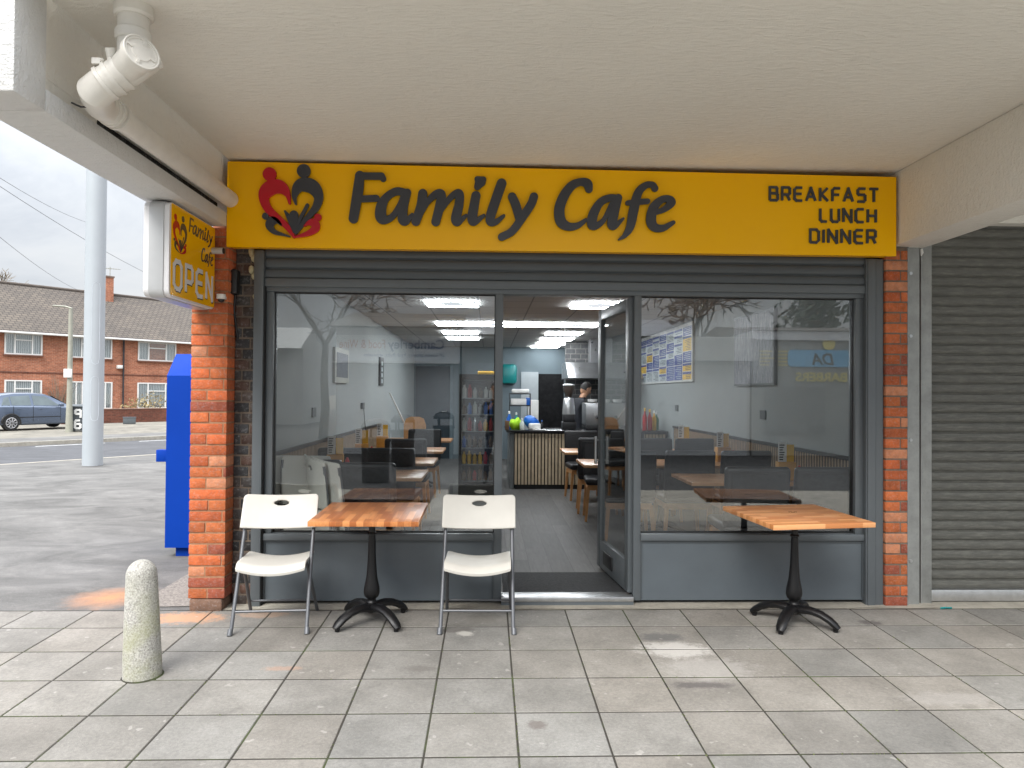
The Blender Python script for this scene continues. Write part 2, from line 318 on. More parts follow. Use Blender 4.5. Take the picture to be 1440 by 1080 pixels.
# ------------------------------------------------------------------ mesh helpers
class MB:
    def __init__(s, attr=False):
        s.bm = bmesh.new(); s.cl = s.bm.loops.layers.float_color.new('Col') if attr else None
    def _add(s, verts, faces, col=None, mi=0, T=None):
        vs = [s.bm.verts.new(T @ Vector(v) if T else Vector(v)) for v in verts]; out = []
        for f in faces:
            try: fc = s.bm.faces.new([vs[i] for i in f])
            except ValueError: continue
            fc.material_index = mi; out.append(fc)
            if s.cl is not None:
                c = col or (1, 1, 1)
                for l in fc.loops: l[s.cl] = (c[0], c[1], c[2], 1)
        return s
    def merge(s, b2, col=None, mi=0, T=None):
        b2.verts.ensure_lookup_table(); b2.verts.index_update()
        vv = [v.co.copy() for v in b2.verts]; ff = [[v.index for v in f.verts] for f in b2.faces]
        b2.free(); return s._add(vv, ff, col, mi, T)
    def box(s, x0, x1, y0, y1, z0, z1, bev=0, col=None, mi=0, T=None, seg=2):
        if x0 > x1: x0, x1 = x1, x0
        if y0 > y1: y0, y1 = y1, y0
        if z0 > z1: z0, z1 = z1, z0
        v = [(x0, y0, z0), (x1, y0, z0), (x1, y1, z0), (x0, y1, z0), (x0, y0, z1), (x1, y0, z1), (x1, y1, z1), (x0, y1, z1)]
        f = [(0, 3, 2, 1), (4, 5, 6, 7), (0, 1, 5, 4), (1, 2, 6, 5), (2, 3, 7, 6), (3, 0, 4, 7)]
        if not bev: return s._add(v, f, col, mi, T)
        b = bmesh.new(); vs = [b.verts.new(p) for p in v]
        for q in f: b.faces.new([vs[i] for i in q])
        bmesh.ops.bevel(b, geom=b.edges[:], offset=min(bev, .49*min(x1-x0, y1-y0, z1-z0)), segments=seg, profile=.5, affect='EDGES')
        return s.merge(b, col, mi, T)
    def tube(s, pts, r, seg=12, cap=True, mi=0, T=None, col=None, closed=False, sq=None):
        pts = [Vector(p) for p in pts]; n = len(pts)
        rs = r if isinstance(r, (list, tuple)) else [r]*n
        tan = []
        for i in range(n):
            a = pts[(i-1) % n] if (closed or i > 0) else pts[i]; b = pts[(i+1) % n] if (closed or i < n-1) else pts[i]
            tan.append((b-a).normalized())
        up = Vector((0, 0, 1)) if abs(tan[0].z) < .9 else Vector((0, 1, 0))
        nrm = (up - tan[0]*up.dot(tan[0])).normalized(); rings = []
        V = []; Fc = []
        for i in range(n):
            if i: nrm = (nrm - tan[i]*nrm.dot(tan[i])).normalized()
            bi = tan[i].cross(nrm)
            for k in range(seg):
                a = 2*math.pi*k/seg + (math.pi/4 if sq else 0)
                ca, sa = math.cos(a), math.sin(a)
                V.append(pts[i] + nrm*(ca*rs[i]*(sq[0] if sq else 1)) + bi*(sa*rs[i]*(sq[1] if sq else 1)))
        m_ = n if closed else n-1
        for i in range(m_):
            for k in range(seg):
                a, b = i*seg+k, i*seg+(k+1) % seg; c, d = ((i+1) % n)*seg+(k+1) % seg, ((i+1) % n)*seg+k
                Fc.append((a, b, c, d))
        if cap and not closed:
            Fc.append(tuple(range(seg-1, -1, -1))); Fc.append(tuple((n-1)*seg+k for k in range(seg)))
        return s._add(V, Fc, col, mi, T)
    def lathe(s, prof, c=(0, 0, 0), seg=32, mi=0, T=None, col=None):
        V = []; Fc = []; n = len(prof)
        for (r, z) in prof:
            for k in range(seg):
                a = 2*math.pi*k/seg; V.append((c[0]+r*math.cos(a), c[1]+r*math.sin(a), c[2]+z))
        for i in range(n-1):
            for k in range(seg): Fc.append((i*seg+k, i*seg+(k+1) % seg, (i+1)*seg+(k+1) % seg, (i+1)*seg+k))
        Fc.append(tuple(range(seg-1, -1, -1))); Fc.append(tuple((n-1)*seg+k for k in range(seg)))
        return s._add(V, Fc, col, mi, T)
    def prism(s, poly, fn0, fn1, mi=0, col=None, T=None):
        n = len(poly); V = [fn0(*p) for p in poly]+[fn1(*p) for p in poly]
        Fc = [tuple(range(n)), tuple(range(2*n-1, n-1, -1))]+[((i+1) % n, i, n+i, n+(i+1) % n) for i in range(n)]
        return s._add(V, Fc, col, mi, T)
    def build(s, name, mat=None, parent=None, smooth=True, doubles=False):
        bm = s.bm
        if doubles: bmesh.ops.remove_doubles(bm, verts=bm.verts[:], dist=1e-5)
        bmesh.ops.recalc_face_normals(bm, faces=bm.faces[:])
        if smooth:
            for f in bm.faces: f.smooth = True
            for e in bm.edges:
                if len(e.link_faces) != 2 or e.calc_face_angle(0) > .6: e.smooth = False
        me = bpy.data.meshes.new(name); bm.to_mesh(me); bm.free()
        for x in (mat if isinstance(mat, (list, tuple)) else [mat]):
            if x is not None: me.materials.append(x if not isinstance(x, str) else mt[x])
        o = bpy.data.objects.new(name, me); COL.objects.link(o)
        if parent is not None: o.parent = parent
        return o
def tag(o, label, cat, group=None):
    o['label'] = label; o['category'] = cat
    if group: o['group'] = group
    return o
def empty(name, label, cat, loc=(0, 0, 0), rz=0, group=None):
    o = bpy.data.objects.new(name, None); COL.objects.link(o); o.location = loc; o.rotation_euler = (0, 0, rz); o.empty_display_size = .1
    return tag(o, label, cat, group)
def struct(o): o['kind'] = 'structure'; return o
def dup(root, loc, rz=None, label=None, group=None, rot=None):
    r = root.copy(); COL.objects.link(r); r.location = loc
    if rz is not None: r.rotation_euler = (0, 0, rz)
    if rot is not None: r.rotation_euler = rot
    if label: r['label'] = label
    if group: r['group'] = group
    for ch in list(root.children):
        c = ch.copy(); COL.objects.link(c); c.parent = r
        for g in list(ch.children):
            d = g.copy(); COL.objects.link(d); d.parent = c
    return r
def axisT(p0, p1):
    z = (Vector(p1)-Vector(p0)).normalized(); q = Vector((0, 0, 1)).rotation_difference(z)
    return Matrix.Translation(Vector(p0)) @ q.to_matrix().to_4x4()

# ---- 2-D distance field lettering: strokes -> outlines -> extruded solid
def contours(d, x0, y0, h):
    ny, nx = d.shape; seg = {}
    def P(i, j, k, l):
        a, b = d[i, j], d[k, l]; t = a/(a-b); return ((i, j, k, l), (x0+(j+(l-j)*t)*h, y0+(i+(k-i)*t)*h))
    ed = {}; pos = {}
    ins = d < 0
    cell = ins[:-1, :-1].astype(int)+ins[:-1, 1:]*2+ins[1:, 1:]*4+ins[1:, :-1]*8
    tab = {1: [(3, 0)], 2: [(0, 1)], 3: [(3, 1)], 4: [(1, 2)], 5: [(3, 2), (1, 0)], 6: [(0, 2)], 7: [(3, 2)], 8: [(2, 3)], 9: [(2, 0)], 10: [(0, 3), (2, 1)], 11: [(2, 1)], 12: [(1, 3)], 13: [(1, 0)], 14: [(0, 3)]}
    for i, j in zip(*np.nonzero((cell > 0) & (cell < 15))):
        i = int(i); j = int(j)
        E_ = [(i, j, i, j+1), (i, j+1, i+1, j+1), (i+1, j, i+1, j+1), (i, j, i+1, j)]
        for a, b in tab[int(cell[i, j])]:
            for q in (a, b):
                if E_[q] not in pos: pos[E_[q]] = P(*E_[q])[1]
            ed[E_[a]] = E_[b]
    loops = []
    while ed:
        k = next(iter(ed)); lp = []
        while k in ed:
            lp.append(pos[k]); k = ed.pop(k)
        if len(lp) > 3: loops.append(lp)
    return loops
def simplify(lp, h):
    out = []
    for p in lp:
        if not out or math.hypot(p[0]-out[-1][0], p[1]-out[-1][1]) > h*.3: out.append(p)
    n = len(out); keep = []
    for i, p in enumerate(out):
        a, c = out[i-1], out[(i+1) % n]; L = math.hypot(c[0]-a[0], c[1]-a[1])+1e-12
        if abs((p[0]-a[0])*(c[1]-a[1])-(p[1]-a[1])*(c[0]-a[0]))/L > h*.004 or i % 12 == 0: keep.append(p)
    return keep if len(keep) > 3 else out
def sdf_strokes(strokes, h=None, flat=False, pad=2):
    """strokes: list of [(x,y,r),...]; returns closed loops in the same 2-D coordinates"""
    allp = [p for s in strokes for p in s]; mr = max(p[2] for p in allp)
    if h is None: h = mr/6
    x0 = min(p[0] for p in allp)-mr-pad*h; x1 = max(p[0] for p in allp)+mr+pad*h; y0 = min(p[1] for p in allp)-mr-pad*h; y1 = max(p[1] for p in allp)+mr+pad*h
    nx, ny = int((x1-x0)/h)+2, int((y1-y0)/h)+2
    X = x0+np.arange(nx)*h; Y = y0+np.arange(ny)*h; XX, YY = np.meshgrid(X, Y); D = np.full(XX.shape, 1e3)
    for s in strokes:
        if len(s) == 1: D = np.minimum(D, np.hypot(XX-s[0][0], YY-s[0][1])-s[0][2]); continue
        for i, ((ax, ay, ar), (bx, by, br)) in enumerate(zip(s[:-1], s[1:])):
            dx, dy = bx-ax, by-ay; L = dx*dx+dy*dy+1e-12
            if flat:
                ln = math.sqrt(L); ux, uy = dx/ln, dy/ln; hl = ln/2
                e0 = 0 if i == 0 else ar*.9; e1 = 0 if i == len(s)-2 else br*.9
                cx, cy = (ax+bx)/2+ux*(e1-e0)/2, (ay+by)/2+uy*(e1-e0)/2; hl += (e0+e1)/2
                px = np.abs((XX-cx)*ux+(YY-cy)*uy)-hl; py = np.abs(-(XX-cx)*uy+(YY-cy)*ux)-ar
                D = np.minimum(D, np.where((px > 0) & (py > 0), np.hypot(px, py), np.maximum(px, py)))
            else:
                t = np.clip(((XX-ax)*dx+(YY-ay)*dy)/L, 0, 1)
                D = np.minimum(D, np.hypot(XX-ax-t*dx, YY-ay-t*dy)-(ar+(br-ar)*t))
    return [simplify(l, h) for l in contours(D+h*.0137, x0, y0, h)]
def smooth_path(pts, n=6):
    """Catmull-Rom through (x,y,r)"""
    P = [np.array(p, float) for p in pts]
    if len(P) < 3: return [tuple(p) for p in P]
    P = [2*P[0]-P[1]]+P+[2*P[-1]-P[-2]]; out = []
    for i in range(1, len(P)-2):
        for k in range(n):
            t = k/n; a, b, c, d = P[i-1], P[i], P[i+1], P[i+2]
            q = .5*((2*b)+(c-a)*t+(2*a-5*b+4*c-d)*t*t+(3*b-a-3*c+d)*t**3); q[2] = max(q[2], .3*min(b[2], c[2])); out.append(tuple(q))
    out.append(tuple(P[-2])); return out
def solid(loops, name, mat, parent, T, depth, bev=0.0):
    """filled 2-D curve extruded to a solid mesh; T places the local (x,y) plane (front = +z)"""
    cu = bpy.data.curves.new(name, 'CURVE'); cu.dimensions = '2D'; cu.fill_mode = 'BOTH'; cu.extrude = depth/2; cu.bevel_depth = bev; cu.bevel_resolution = 1
    for lp in loops:
        sp = cu.splines.new('POLY'); sp.points.add(len(lp)-1); sp.use_cyclic_u = True
        for p, q in zip(sp.points, lp): p.co = (q[0], q[1], 0, 1)
    return curve2mesh(cu, name, mat, parent, T)
def curve2mesh(cu, name, mat, parent, T):
    ob = bpy.data.objects.new('tmp', cu); COL.objects.link(ob); bpy.context.view_layer.update()
    me = bpy.data.meshes.new_from_object(ob.evaluated_get(bpy.context.evaluated_depsgraph_get()))
    bpy.data.objects.remove(ob); bpy.data.curves.remove(cu)
    me.transform(T); me.name = name; me.materials.clear(); me.materials.append(mt[mat] if isinstance(mat, str) else mat)
    o = bpy.data.objects.new(name, me); COL.objects.link(o)
    if parent is not None: o.parent = parent
    return o
def text(body, size, name, mat, parent, T, depth=.004, align='LEFT', bold=0, shear=0, sx=1):
    cu = bpy.data.curves.new(name, 'FONT'); cu.body = body; cu.size = size; cu.extrude = depth/2; cu.align_x = align; cu.offset = bold; cu.shear = shear
    return curve2mesh(cu, name, mat, parent, T @ Matrix.Diagonal((sx, 1, 1, 1)))
FRONT = lambda x, y, z: Matrix(((1, 0, 0, x), (0, 0, -1, y), (0, 1, 0, z), (0, 0, 0, 1)))     # text facing -Y
BACKF = lambda x, y, z: Matrix(((-1, 0, 0, x), (0, 0, 1, y), (0, 1, 0, z), (0, 0, 0, 1)))     # text facing +Y
RIGHTF = lambda x, y, z: Matrix(((0, 0, 1, x), (1, 0, 0, y), (0, 1, 0, z), (0, 0, 0, 1)))     # facing +X, reads along +Y
LEFTF = lambda x, y, z: Matrix(((0, 0, -1, x), (-1, 0, 0, y), (0, 1, 0, z), (0, 0, 0, 1)))    # facing -X

# traced calligraphic strokes (photo pixels on the sign)
def pxs(lst, ox, oy, k): return [[(ox+x/k, oy+y/k, r*1.05/k) for x, y, r in s] for s in lst]
FAM = pxs([
 smooth_path([(208, 78, 26), (196, 180, 30), (168, 350, 27)]), [(200, 80, 20), (345, 82, 20), (356, 98, 17)], [(210, 226, 19), (312, 222, 19)],
 smooth_path([(500, 188, 22), (440, 178, 22), (380, 212, 22), (345, 270, 30), (342, 340, 32), (372, 358, 22), (420, 330, 17), (468, 250, 15), (490, 190, 18)]),
 smooth_path([(508, 186, 22), (485, 270, 26), (478, 350, 28), (500, 368, 20), (540, 325, 9)]),
 smooth_path([(606, 192, 26), (595, 270, 27), (562, 368, 25)]), smooth_path([(585, 330, 15), (640, 240, 16), (690, 196, 22), (722, 196, 25), (718, 250, 27), (688, 370, 25)]),
 smooth_path([(705, 320, 13), (770, 230, 16), (812, 194, 20), (838, 196, 24), (835, 260, 26), (815, 350, 28), (830, 372, 20), (880, 330, 8)]),
 smooth_path([(942, 205, 26), (930, 270, 27), (918, 350, 28), (935, 370, 20), (992, 330, 8)]), [(950, 100, 15), (990, 102, 15), (984, 124, 16), (950, 150, 17), (956, 115, 17)], [(968, 118, 20), (958, 138, 18)],
 smooth_path([(1104, 128, 28), (1075, 210, 28), (1035, 330, 27), (1035, 372, 22), (1070, 370, 16), (1118, 332, 8)]),
 smooth_path([(1170, 212, 24), (1192, 260, 26), (1215, 340, 25)]), smooth_path([(1308, 212, 24), (1290, 260, 24), (1230, 350, 24), (1170, 430, 22), (1105, 466, 22)])], 460, 230, 4.5)
CAFE = pxs([
 smooth_path([(418, 262, 34), (400, 205, 42), (330, 190, 34), (240, 230, 40), (160, 340, 46), (118, 470, 48), (135, 590, 48), (210, 640, 38), (300, 632, 28), (385, 575, 16)]),
 smooth_path([(700, 350, 28), (620, 352, 32), (530, 400, 36), (460, 520, 44), (450, 620, 44), (500, 628, 30), (570, 570, 22), (640, 430, 22), (680, 360, 26)]),
 smooth_path([(715, 350, 34), (680, 480, 40), (650, 610, 44), (680, 632, 30), (765, 560, 10)]),
 smooth_path([(1085, 255, 30), (1060, 218, 26), (990, 225, 30), (915, 300, 38), (870, 470, 44), (835, 640, 38), (780, 730, 22), (720, 772, 7)]), smooth_path([(810, 402, 22), (910, 392, 26), (1010, 385, 24)]),
 smooth_path([(1090, 500, 20), (1180, 465, 26), (1250, 400, 38), (1225, 362, 32), (1150, 370, 32), (1070, 450, 42), (1045, 580, 46), (1085, 650, 38), (1170, 655, 30), (1270, 600, 18)])], 770, 230, 7.2)
LG_RED = pxs([[(190, 122, 42)], [(200, 150, 22), (210, 168, 18)],
 smooth_path([(325, 318, 6), (312, 262, 16), (275, 215, 36), (222, 205, 46), (172, 232, 44), (152, 280, 31), (176, 350, 25), (240, 415, 22), (300, 468, 18), (340, 520, 12), (354, 548, 5)])], 340, 220, 4.8)
LG_GREY = pxs([[(420, 100, 42)], smooth_path([(366, 322, 5), (358, 265, 16), (385, 205, 34), (432, 192, 44), (488, 215, 42), (520, 275, 29), (505, 340, 23), (460, 398, 17), (425, 440, 15), (368, 520, 7)])], 340, 220, 4.8)
LG_KIDS_G = pxs([[(162, 405, 20)], smooth_path([(268, 462, 7), (242, 438, 14), (208, 436, 27), (190, 468, 24), (218, 508, 15), (270, 526, 8), (325, 542, 3)]),
 [(354, 396, 26)], [(294, 372, 5), (330, 425, 18), (352, 505, 8)], [(445, 330, 9), (400, 415, 10), (362, 505, 7)], [(352, 425, 30), (352, 470, 14), (353, 515, 6)]], 340, 220, 4.8)
LG_KIDS_R = pxs([[(515, 412, 22)], smooth_path([(425, 468, 6), (452, 450, 14), (490, 450, 26), (500, 485, 24), (462, 515, 17), (410, 534, 10), (362, 545, 4)])], 340, 220, 4.8)

# techno stroke capitals, unit box w x 1, y up
W = .085
TF = {'B': (.62, [[(0, 0), (0, 1), (.5, 1), (.57, .9), (.57, .62), (.5, .53), (0, .53)], [(.5, .53), (.62, .43), (.62, .1), (.53, 0), (0, 0)]]),
 'R': (.62, [[(0, 0), (0, 1), (.5, 1), (.6, .9), (.6, .55), (.5, .45), (0, .45)], [(.38, .45), (.6, 0)]]),
 'E': (.58, [[(.6, 1), (.16, 1), (0, .85), (0, .15), (.16, 0), (.6, 0)], [(0, .52), (.55, .52)]]),
 'A': (.74, [[(0, 0), (.36, 1), (.72, 0)], [(.16, .32), (.56, .32)]]), 'K': (.62, [[(0, 0), (0, 1)], [(.58, 1), (.1, .52), (.62, 0)]]),
 'F': (.55, [[(.6, 1), (.16, 1), (0, .85), (0, 0)], [(0, .5), (.52, .5)]]),
 'S': (.6, [[(.62, 1), (.12, 1), (.02, .88), (.02, .64), (.12, .53), (.5, .53), (.6, .43), (.6, .12), (.5, 0), (0, 0)]]),
 'T': (.66, [[(0, 1), (.68, 1)], [(.34, 1), (.34, 0)]]), 'L': (.5, [[(0, 1), (0, .15), (.14, 0), (.5, 0)]]),
 'U': (.6, [[(0, 1), (0, .15), (.14, 0), (.46, 0), (.6, .15), (.6, 1)]]), 'N': (.62, [[(0, 0), (0, 1), (.62, 0), (.62, 1)]]),
 'C': (.58, [[(.6, 1), (.16, 1), (0, .85), (0, .15), (.16, 0), (.6, 0)]]), 'H': (.62, [[(0, 0), (0, 1)], [(.62, 0), (.62, 1)], [(0, .5), (.62, .5)]]),
 'D': (.62, [[(0, 0), (0, 1), (.44, 1), (.62, .82), (.62, .18), (.44, 0), (0, 0)]]), 'I': (.0, [[(0, 0), (0, 1)]]),
 'O': (.64, [[(.16, 0), (0, .16), (0, .84), (.16, 1), (.48, 1), (.64, .84), (.64, .16), (.48, 0), (.16, 0)]]),
 'P': (.6, [[(0, 0), (0, 1), (.48, 1), (.6, .88), (.6, .52), (.48, .4), (0, .4)]]),
 '9': (.6, [[(.6, .5), (.12, .5), (0, .62), (0, .88), (.12, 1), (.48, 1), (.6, .88), (.6, 0)]]), '6': (.6, [[(.56, 1), (.12, 1), (0, .85), (0, .12), (.12, 0), (.48, 0), (.6, .12), (.6, .45), (.48, .55), (0, .55)]])}
def techno(word, h, wx=1.0, w=W, gap=.26):
    out = []; x = 0
    for ch in word:
        wd, ss = TF[ch]
        for s in ss: out.append([((x+a*wx)*h, b*h, w*h) for a, b in s])
        x += wd*wx+gap
    return out, (x-gap)*h

# ------------------------------------------------------------------ sky and sun
w = bpy.data.worlds.new('World'); sc.world = w; w.use_nodes = True; t = w.node_tree; t.nodes.clear()
SUN_EL, SUN_ROT = R(48), R(205)
sky = nd(t, 'TexSky'); sky.sky_type = 'NISHITA'; sky.sun_disc = False; sky.sun_elevation = SUN_EL; sky.sun_rotation = SUN_ROT; sky.dust_density = 3
tc = nd(t, 'TexCoord'); mp = nd(t, 'Mapping'); mp.inputs['Scale'].default_value = (1, 1, 3.2); t.links.new(tc.outputs['Generated'], mp.inputs[0])
n1 = noise(t, mp.outputs[0], 2.2, 7, .6, .6)
cloud = ramp(t, n1.outputs[0], [(.35, (6.1, 6.5, 7.1)), (.5, (7.6, 7.9, 8.3)), (.68, (8.8, 8.9, 9.0))]).outputs[0]
c = mixc(t, sky.outputs[0], cloud, .88)
sxz = nd(t, 'SeparateXYZ'); t.links.new(tc.outputs['Generated'], sxz.inputs[0])
gr_ = mth(t, 'MULTIPLY_ADD', mth(t, 'POWER', mth(t, 'MAXIMUM', sxz.outputs[2], 0.0), 2.0), 1.95, .34); cg = nd(t, 'CombineXYZ')
for k_ in range(3): t.links.new(gr_, cg.inputs[k_])
c = mixc(t, c, cg.outputs[0], 1.0, 'MULTIPLY')   # overcast sky: brighter overhead than at the horizon
bg = nd(t, 'Background'); bg.inputs[1].default_value = .1; t.links.new(c, bg.inputs[0])
wo = nd(t, 'OutputWorld'); t.links.new(bg.outputs[0], wo.inputs[0])
sun = bpy.data.objects.new('sun', bpy.data.lights.new('sun', 'SUN')); COL.objects.link(sun)
sun.data.energy = 1.4; sun.data.angle = R(35); sun.data.color = (1, .97, .92)
az = SUN_ROT
sd = Vector((math.sin(az)*math.cos(SUN_EL), math.cos(az)*math.cos(SUN_EL), math.sin(SUN_EL)))   # towards the sun (behind the camera)
sun.rotation_euler = sd.to_track_quat('Z', 'Y').to_euler()
sc.view_settings.view_transform = 'Standard'; sc.view_settings.look = 'None'; sc.view_settings.gamma = 1; sc.view_settings.exposure = 1.55
sc.cycles.use_denoising = True
try: sc.cycles.denoiser = 'OPENIMAGEDENOISE'
except Exception: pass
sc.cycles.max_bounces = 9; sc.cycles.diffuse_bounces = 5; sc.cycles.transparent_max_bounces = 24; sc.cycles.caustics_reflective = False
sc.cycles.sample_clamp_indirect = 6

# ------------------------------------------------------------------ ground
K = .0187
def fz(y): return K*max(min(y, 0), -4.0)
# slabs
pb = MB(attr=True); jb = MB()
P_ = .4075; g = .0055
rows = [-.09]+[-.435-P_*i for i in range(9)]
for j in range(len(rows)-1):
    y1, y0 = rows[j], rows[j+1]
    i = -15
    while True:
        x0 = -.265+P_*i; i += 1
        if x0 > 6.4: break
        xa, xb = x0+.0042, x0+P_-.0042; ya, yb = y0+.0065, y1-.0065
        tone = rnd.uniform(.9, 1.04); wv = rnd.uniform(-.02, .03)
        if rnd.random() < .08: tone *= .9
        tl = [rnd.uniform(-.0006, .0006) for _ in range(4)]; dz = rnd.uniform(-.0003, .0005)
        b2 = bmesh.new(); c_ = [(xa, ya), (xb, ya), (xb, yb), (xa, yb)]
        lo = [b2.verts.new((x, y, fz(y)-.03)) for x, y in c_]; mid = [b2.verts.new((x, y, fz(y)-.003+dz+q)) for (x, y), q in zip(c_, tl)]
        ch = .003; c2 = [(xa+ch, ya+ch), (xb-ch, ya+ch), (xb-ch, yb-ch), (xa+ch, yb-ch)]
        top = [b2.verts.new((x, y, fz(y)+dz+q)) for (x, y), q in zip(c2, tl)]
        b2.faces.new(top)
        for k in range(4):
            l = (k+1) % 4; b2.faces.new((lo[k], lo[l], mid[l], mid[k])); b2.faces.new((mid[k], mid[l], top[l], top[k]))
        pb.merge(b2, (tone*(1+wv), tone, tone*(1-wv)))
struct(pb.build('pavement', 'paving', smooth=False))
jb._add([(-6.6, rows[-1], fz(rows[-1])-.0025), (6.8, rows[-1], fz(rows[-1])-.0025), (6.8, -.06, -.0036), (-6.6, -.06, -.0036)], [(0, 1, 2, 3)])
struct(jb.build('ground_under_paving', 'joint'))
b = MB(); zf = fz(-4)
b._add([(-60, -60, zf), (60, -60, zf), (60, -6.6, zf), (-60, -6.6, zf)], [(0, 1, 2, 3)])
b._add([(-60, rows[-1], fz(rows[-1])-.003), (-6.5, rows[-1], fz(rows[-1])-.003), (-6.5, -.09, -.003), (-60, -.09, -.003)], [(0, 1, 2, 3)])
b._add([(6.5, rows[-1], fz(rows[-1])-.003), (60, rows[-1], fz(rows[-1])-.003), (60, -.09, -.003), (6.5, -.09, -.003)], [(0, 1, 2, 3)])
struct(b.build('forecourt_ground', 'tarmac_fc'))
b = MB(); b._add([(-400, -400, -.6), (400, -400, -.6), (400, 400, -.6), (-400, 400, -.6)], [(0, 1, 2, 3)]); struct(b.build('ground', 'verge'))
b = MB(); b._add([(-60, -6.6, zf), (60, -6.6, zf), (60, rows[-1], fz(rows[-1])-.003), (-60, rows[-1], fz(rows[-1])-.003)], [(0, 1, 2, 3)]); struct(b.build('bounce_ground', 'concrete'))  # unseen pale strip, added to bounce light up onto the canopy
# cement apron at the foot of the shopfront
b = MB(); n = 60
pts = [(-1.9+5.15*i/n, -.082-.018*math.sin(i*.9)*rnd.random()) for i in range(n+1)]
V = [(x, y, fz(y)+.004) for x, y in pts]+[(x, .3, .012) for x, y in pts]
b._add(V, [(i, i+1, n+2+i, n+1+i) for i in range(n)])
struct(b.build('concrete_apron', 'concrete'))
b = MB(); b._add([(-2.05, -.088, -.001), (3.2, -.088, -.001), (3.2, .3, .0), (-2.05, .3, .0)], [(0, 1, 2, 3)]); b._add([(3.2, -.088, -.001), (8, -.088, -.001), (8, .3, .0), (3.2, .3, .0)], [(0, 1, 2, 3)])
struct(b.build('ground_at_shopfront', 'concrete'))

mo = MB(attr=False); r3 = random.Random(4)
for i in range(900):
    if r3.random() < .72: x = -.265+P_*r3.randint(-7, 8); y = -r3.uniform(.5, 2.7)
    else: x = r3.uniform(-2.6, 2.4); y = -.435-P_*r3.randint(1, 5)
    if y > -1.2 and r3.random() < .6: continue
    if .5+.5*math.sin(x*7+y*5)*math.sin(y*4.1-x) < .42: continue
    x += r3.gauss(0, .0025); y += r3.gauss(0, .002); q = r3.uniform(.0022, .0055)
    a_ = r3.uniform(0, 3); z = fz(y)
    mo._add([(x+q*math.cos(a_+k*1.57), y+q*math.sin(a_+k*1.57)*1.4, z-.003) for k in range(4)]+[(x, y, z+q*.6)], [(0, 1, 4), (1, 2, 4), (2, 3, 4), (3, 0, 4)])
mm_ = mo.build('moss', M('moss', (.07, .085, .025), 1, var=.5, vs=20, world=True), smooth=False); mm_['kind'] = 'stuff'
# street frame: along e, across n
O = Vector((-10.4, 10.6, 0)); E = Vector((.61, .792, 0)).normalized(); N = Vector((-E.y, E.x, 0)); HR = math.atan2(E.y, E.x)
def st(s_, t_, z=0.): p = O+E*s_+N*t_; return (p.x, p.y, z)
RZ = -.10
# side tarmac: one sheet reaching the road, falling gently
b = MB()
def strip(b, t0, t1, z0, z1, s0=-45, s1=80, k=50):
    V = [st(s0+(s1-s0)*i/k, t0, z0) for i in range(k+1)]+[st(s0+(s1-s0)*i/k, t1, z1) for i in range(k+1)]
    b._add(V, [(i, i+1, k+2+i, k+1+i) for i in range(k)])
ys = [-.09, .5, 2, 5, 10, 15, 21.3]
def sz(y): return max(-.09, -.01*max(0, y))
def xr(y):   # left boundary = road edge line at this y
    s_ = (y-O.y)/E.y; return O.x+E.x*s_
V = []
for y in ys: V += [(xr(y), y, sz(y)-.001), (-2.0, y, sz(y)-.001)]
b._add(V, [(2*i, 2*i+1, 2*i+3, 2*i+2) for i in range(len(ys)-1)])
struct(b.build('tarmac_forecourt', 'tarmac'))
b = MB(); strip(b, 0.1, 6.9, RZ-.09, RZ-.09); struct(b.build('road', 'road'))
b = MB()
for (t0, t1, zt) in ((-.03, .1, RZ+.015), (6.9, 7.03, RZ+.03)):
    a0 = st(-45, t0); T = Matrix.Translation(O) @ Matrix.Rotation(HR, 4, 'Z'); b.box(-45, 80, t0, t1, RZ-.2, zt, T=T)
struct(b.build('kerb', 'concrete'))
b = MB(); strip(b, 7.03, 9.2, RZ+.02, RZ+.02); struct(b.build('far_pavement', 'tarmac'))
b = MB(); strip(b, 9.2, 20, RZ+.016, RZ-.02); strip(b, 20, 80, RZ-.02, RZ-.3); struct(b.build('verge_ground', 'verge'))
b = MB()
for i in range(-6, 14):
    T = Matrix.Translation(O) @ Matrix.Rotation(HR, 4, 'Z'); s0 = i*3.1
    b._add([Vector((s0, 6.35, RZ-.086)), Vector((s0+2.0, 6.35, RZ-.086)), Vector((s0+2.0, 6.47, RZ-.086)), Vector((s0, 6.47, RZ-.086))], [(0, 1, 2, 3)], T=T)
struct(b.build('road_marking', 'white'))
# pebble wedge by the pier
b = MB(); q = [onZ(*p, 0) for p in [(222, 833), (277, 800), (277, 853), (215, 854)]]
b._add([(p.x, max(p.y, -.075), .004) for p in q], [(0, 1, 2, 3)]); struct(b.build('path_wedge', 'pebble'))
q = [onZ(*p, -.03) for p in [(160, 702), (205, 703), (232, 692), (190, 691)]]
b = MB(); b.prism([(p.x, p.y) for p in q], lambda x, y: (x, y, -.06), lambda x, y: (x, y, -.006-.01*y))
tag(b.build('drain_cover', M('drain cover concrete', (.24, .22, .2), .9, var=.2, vs=5, bmp=.3, world=True)), 'pale concrete drain cover set in the tarmac beside the blue cabinet', 'drain cover')

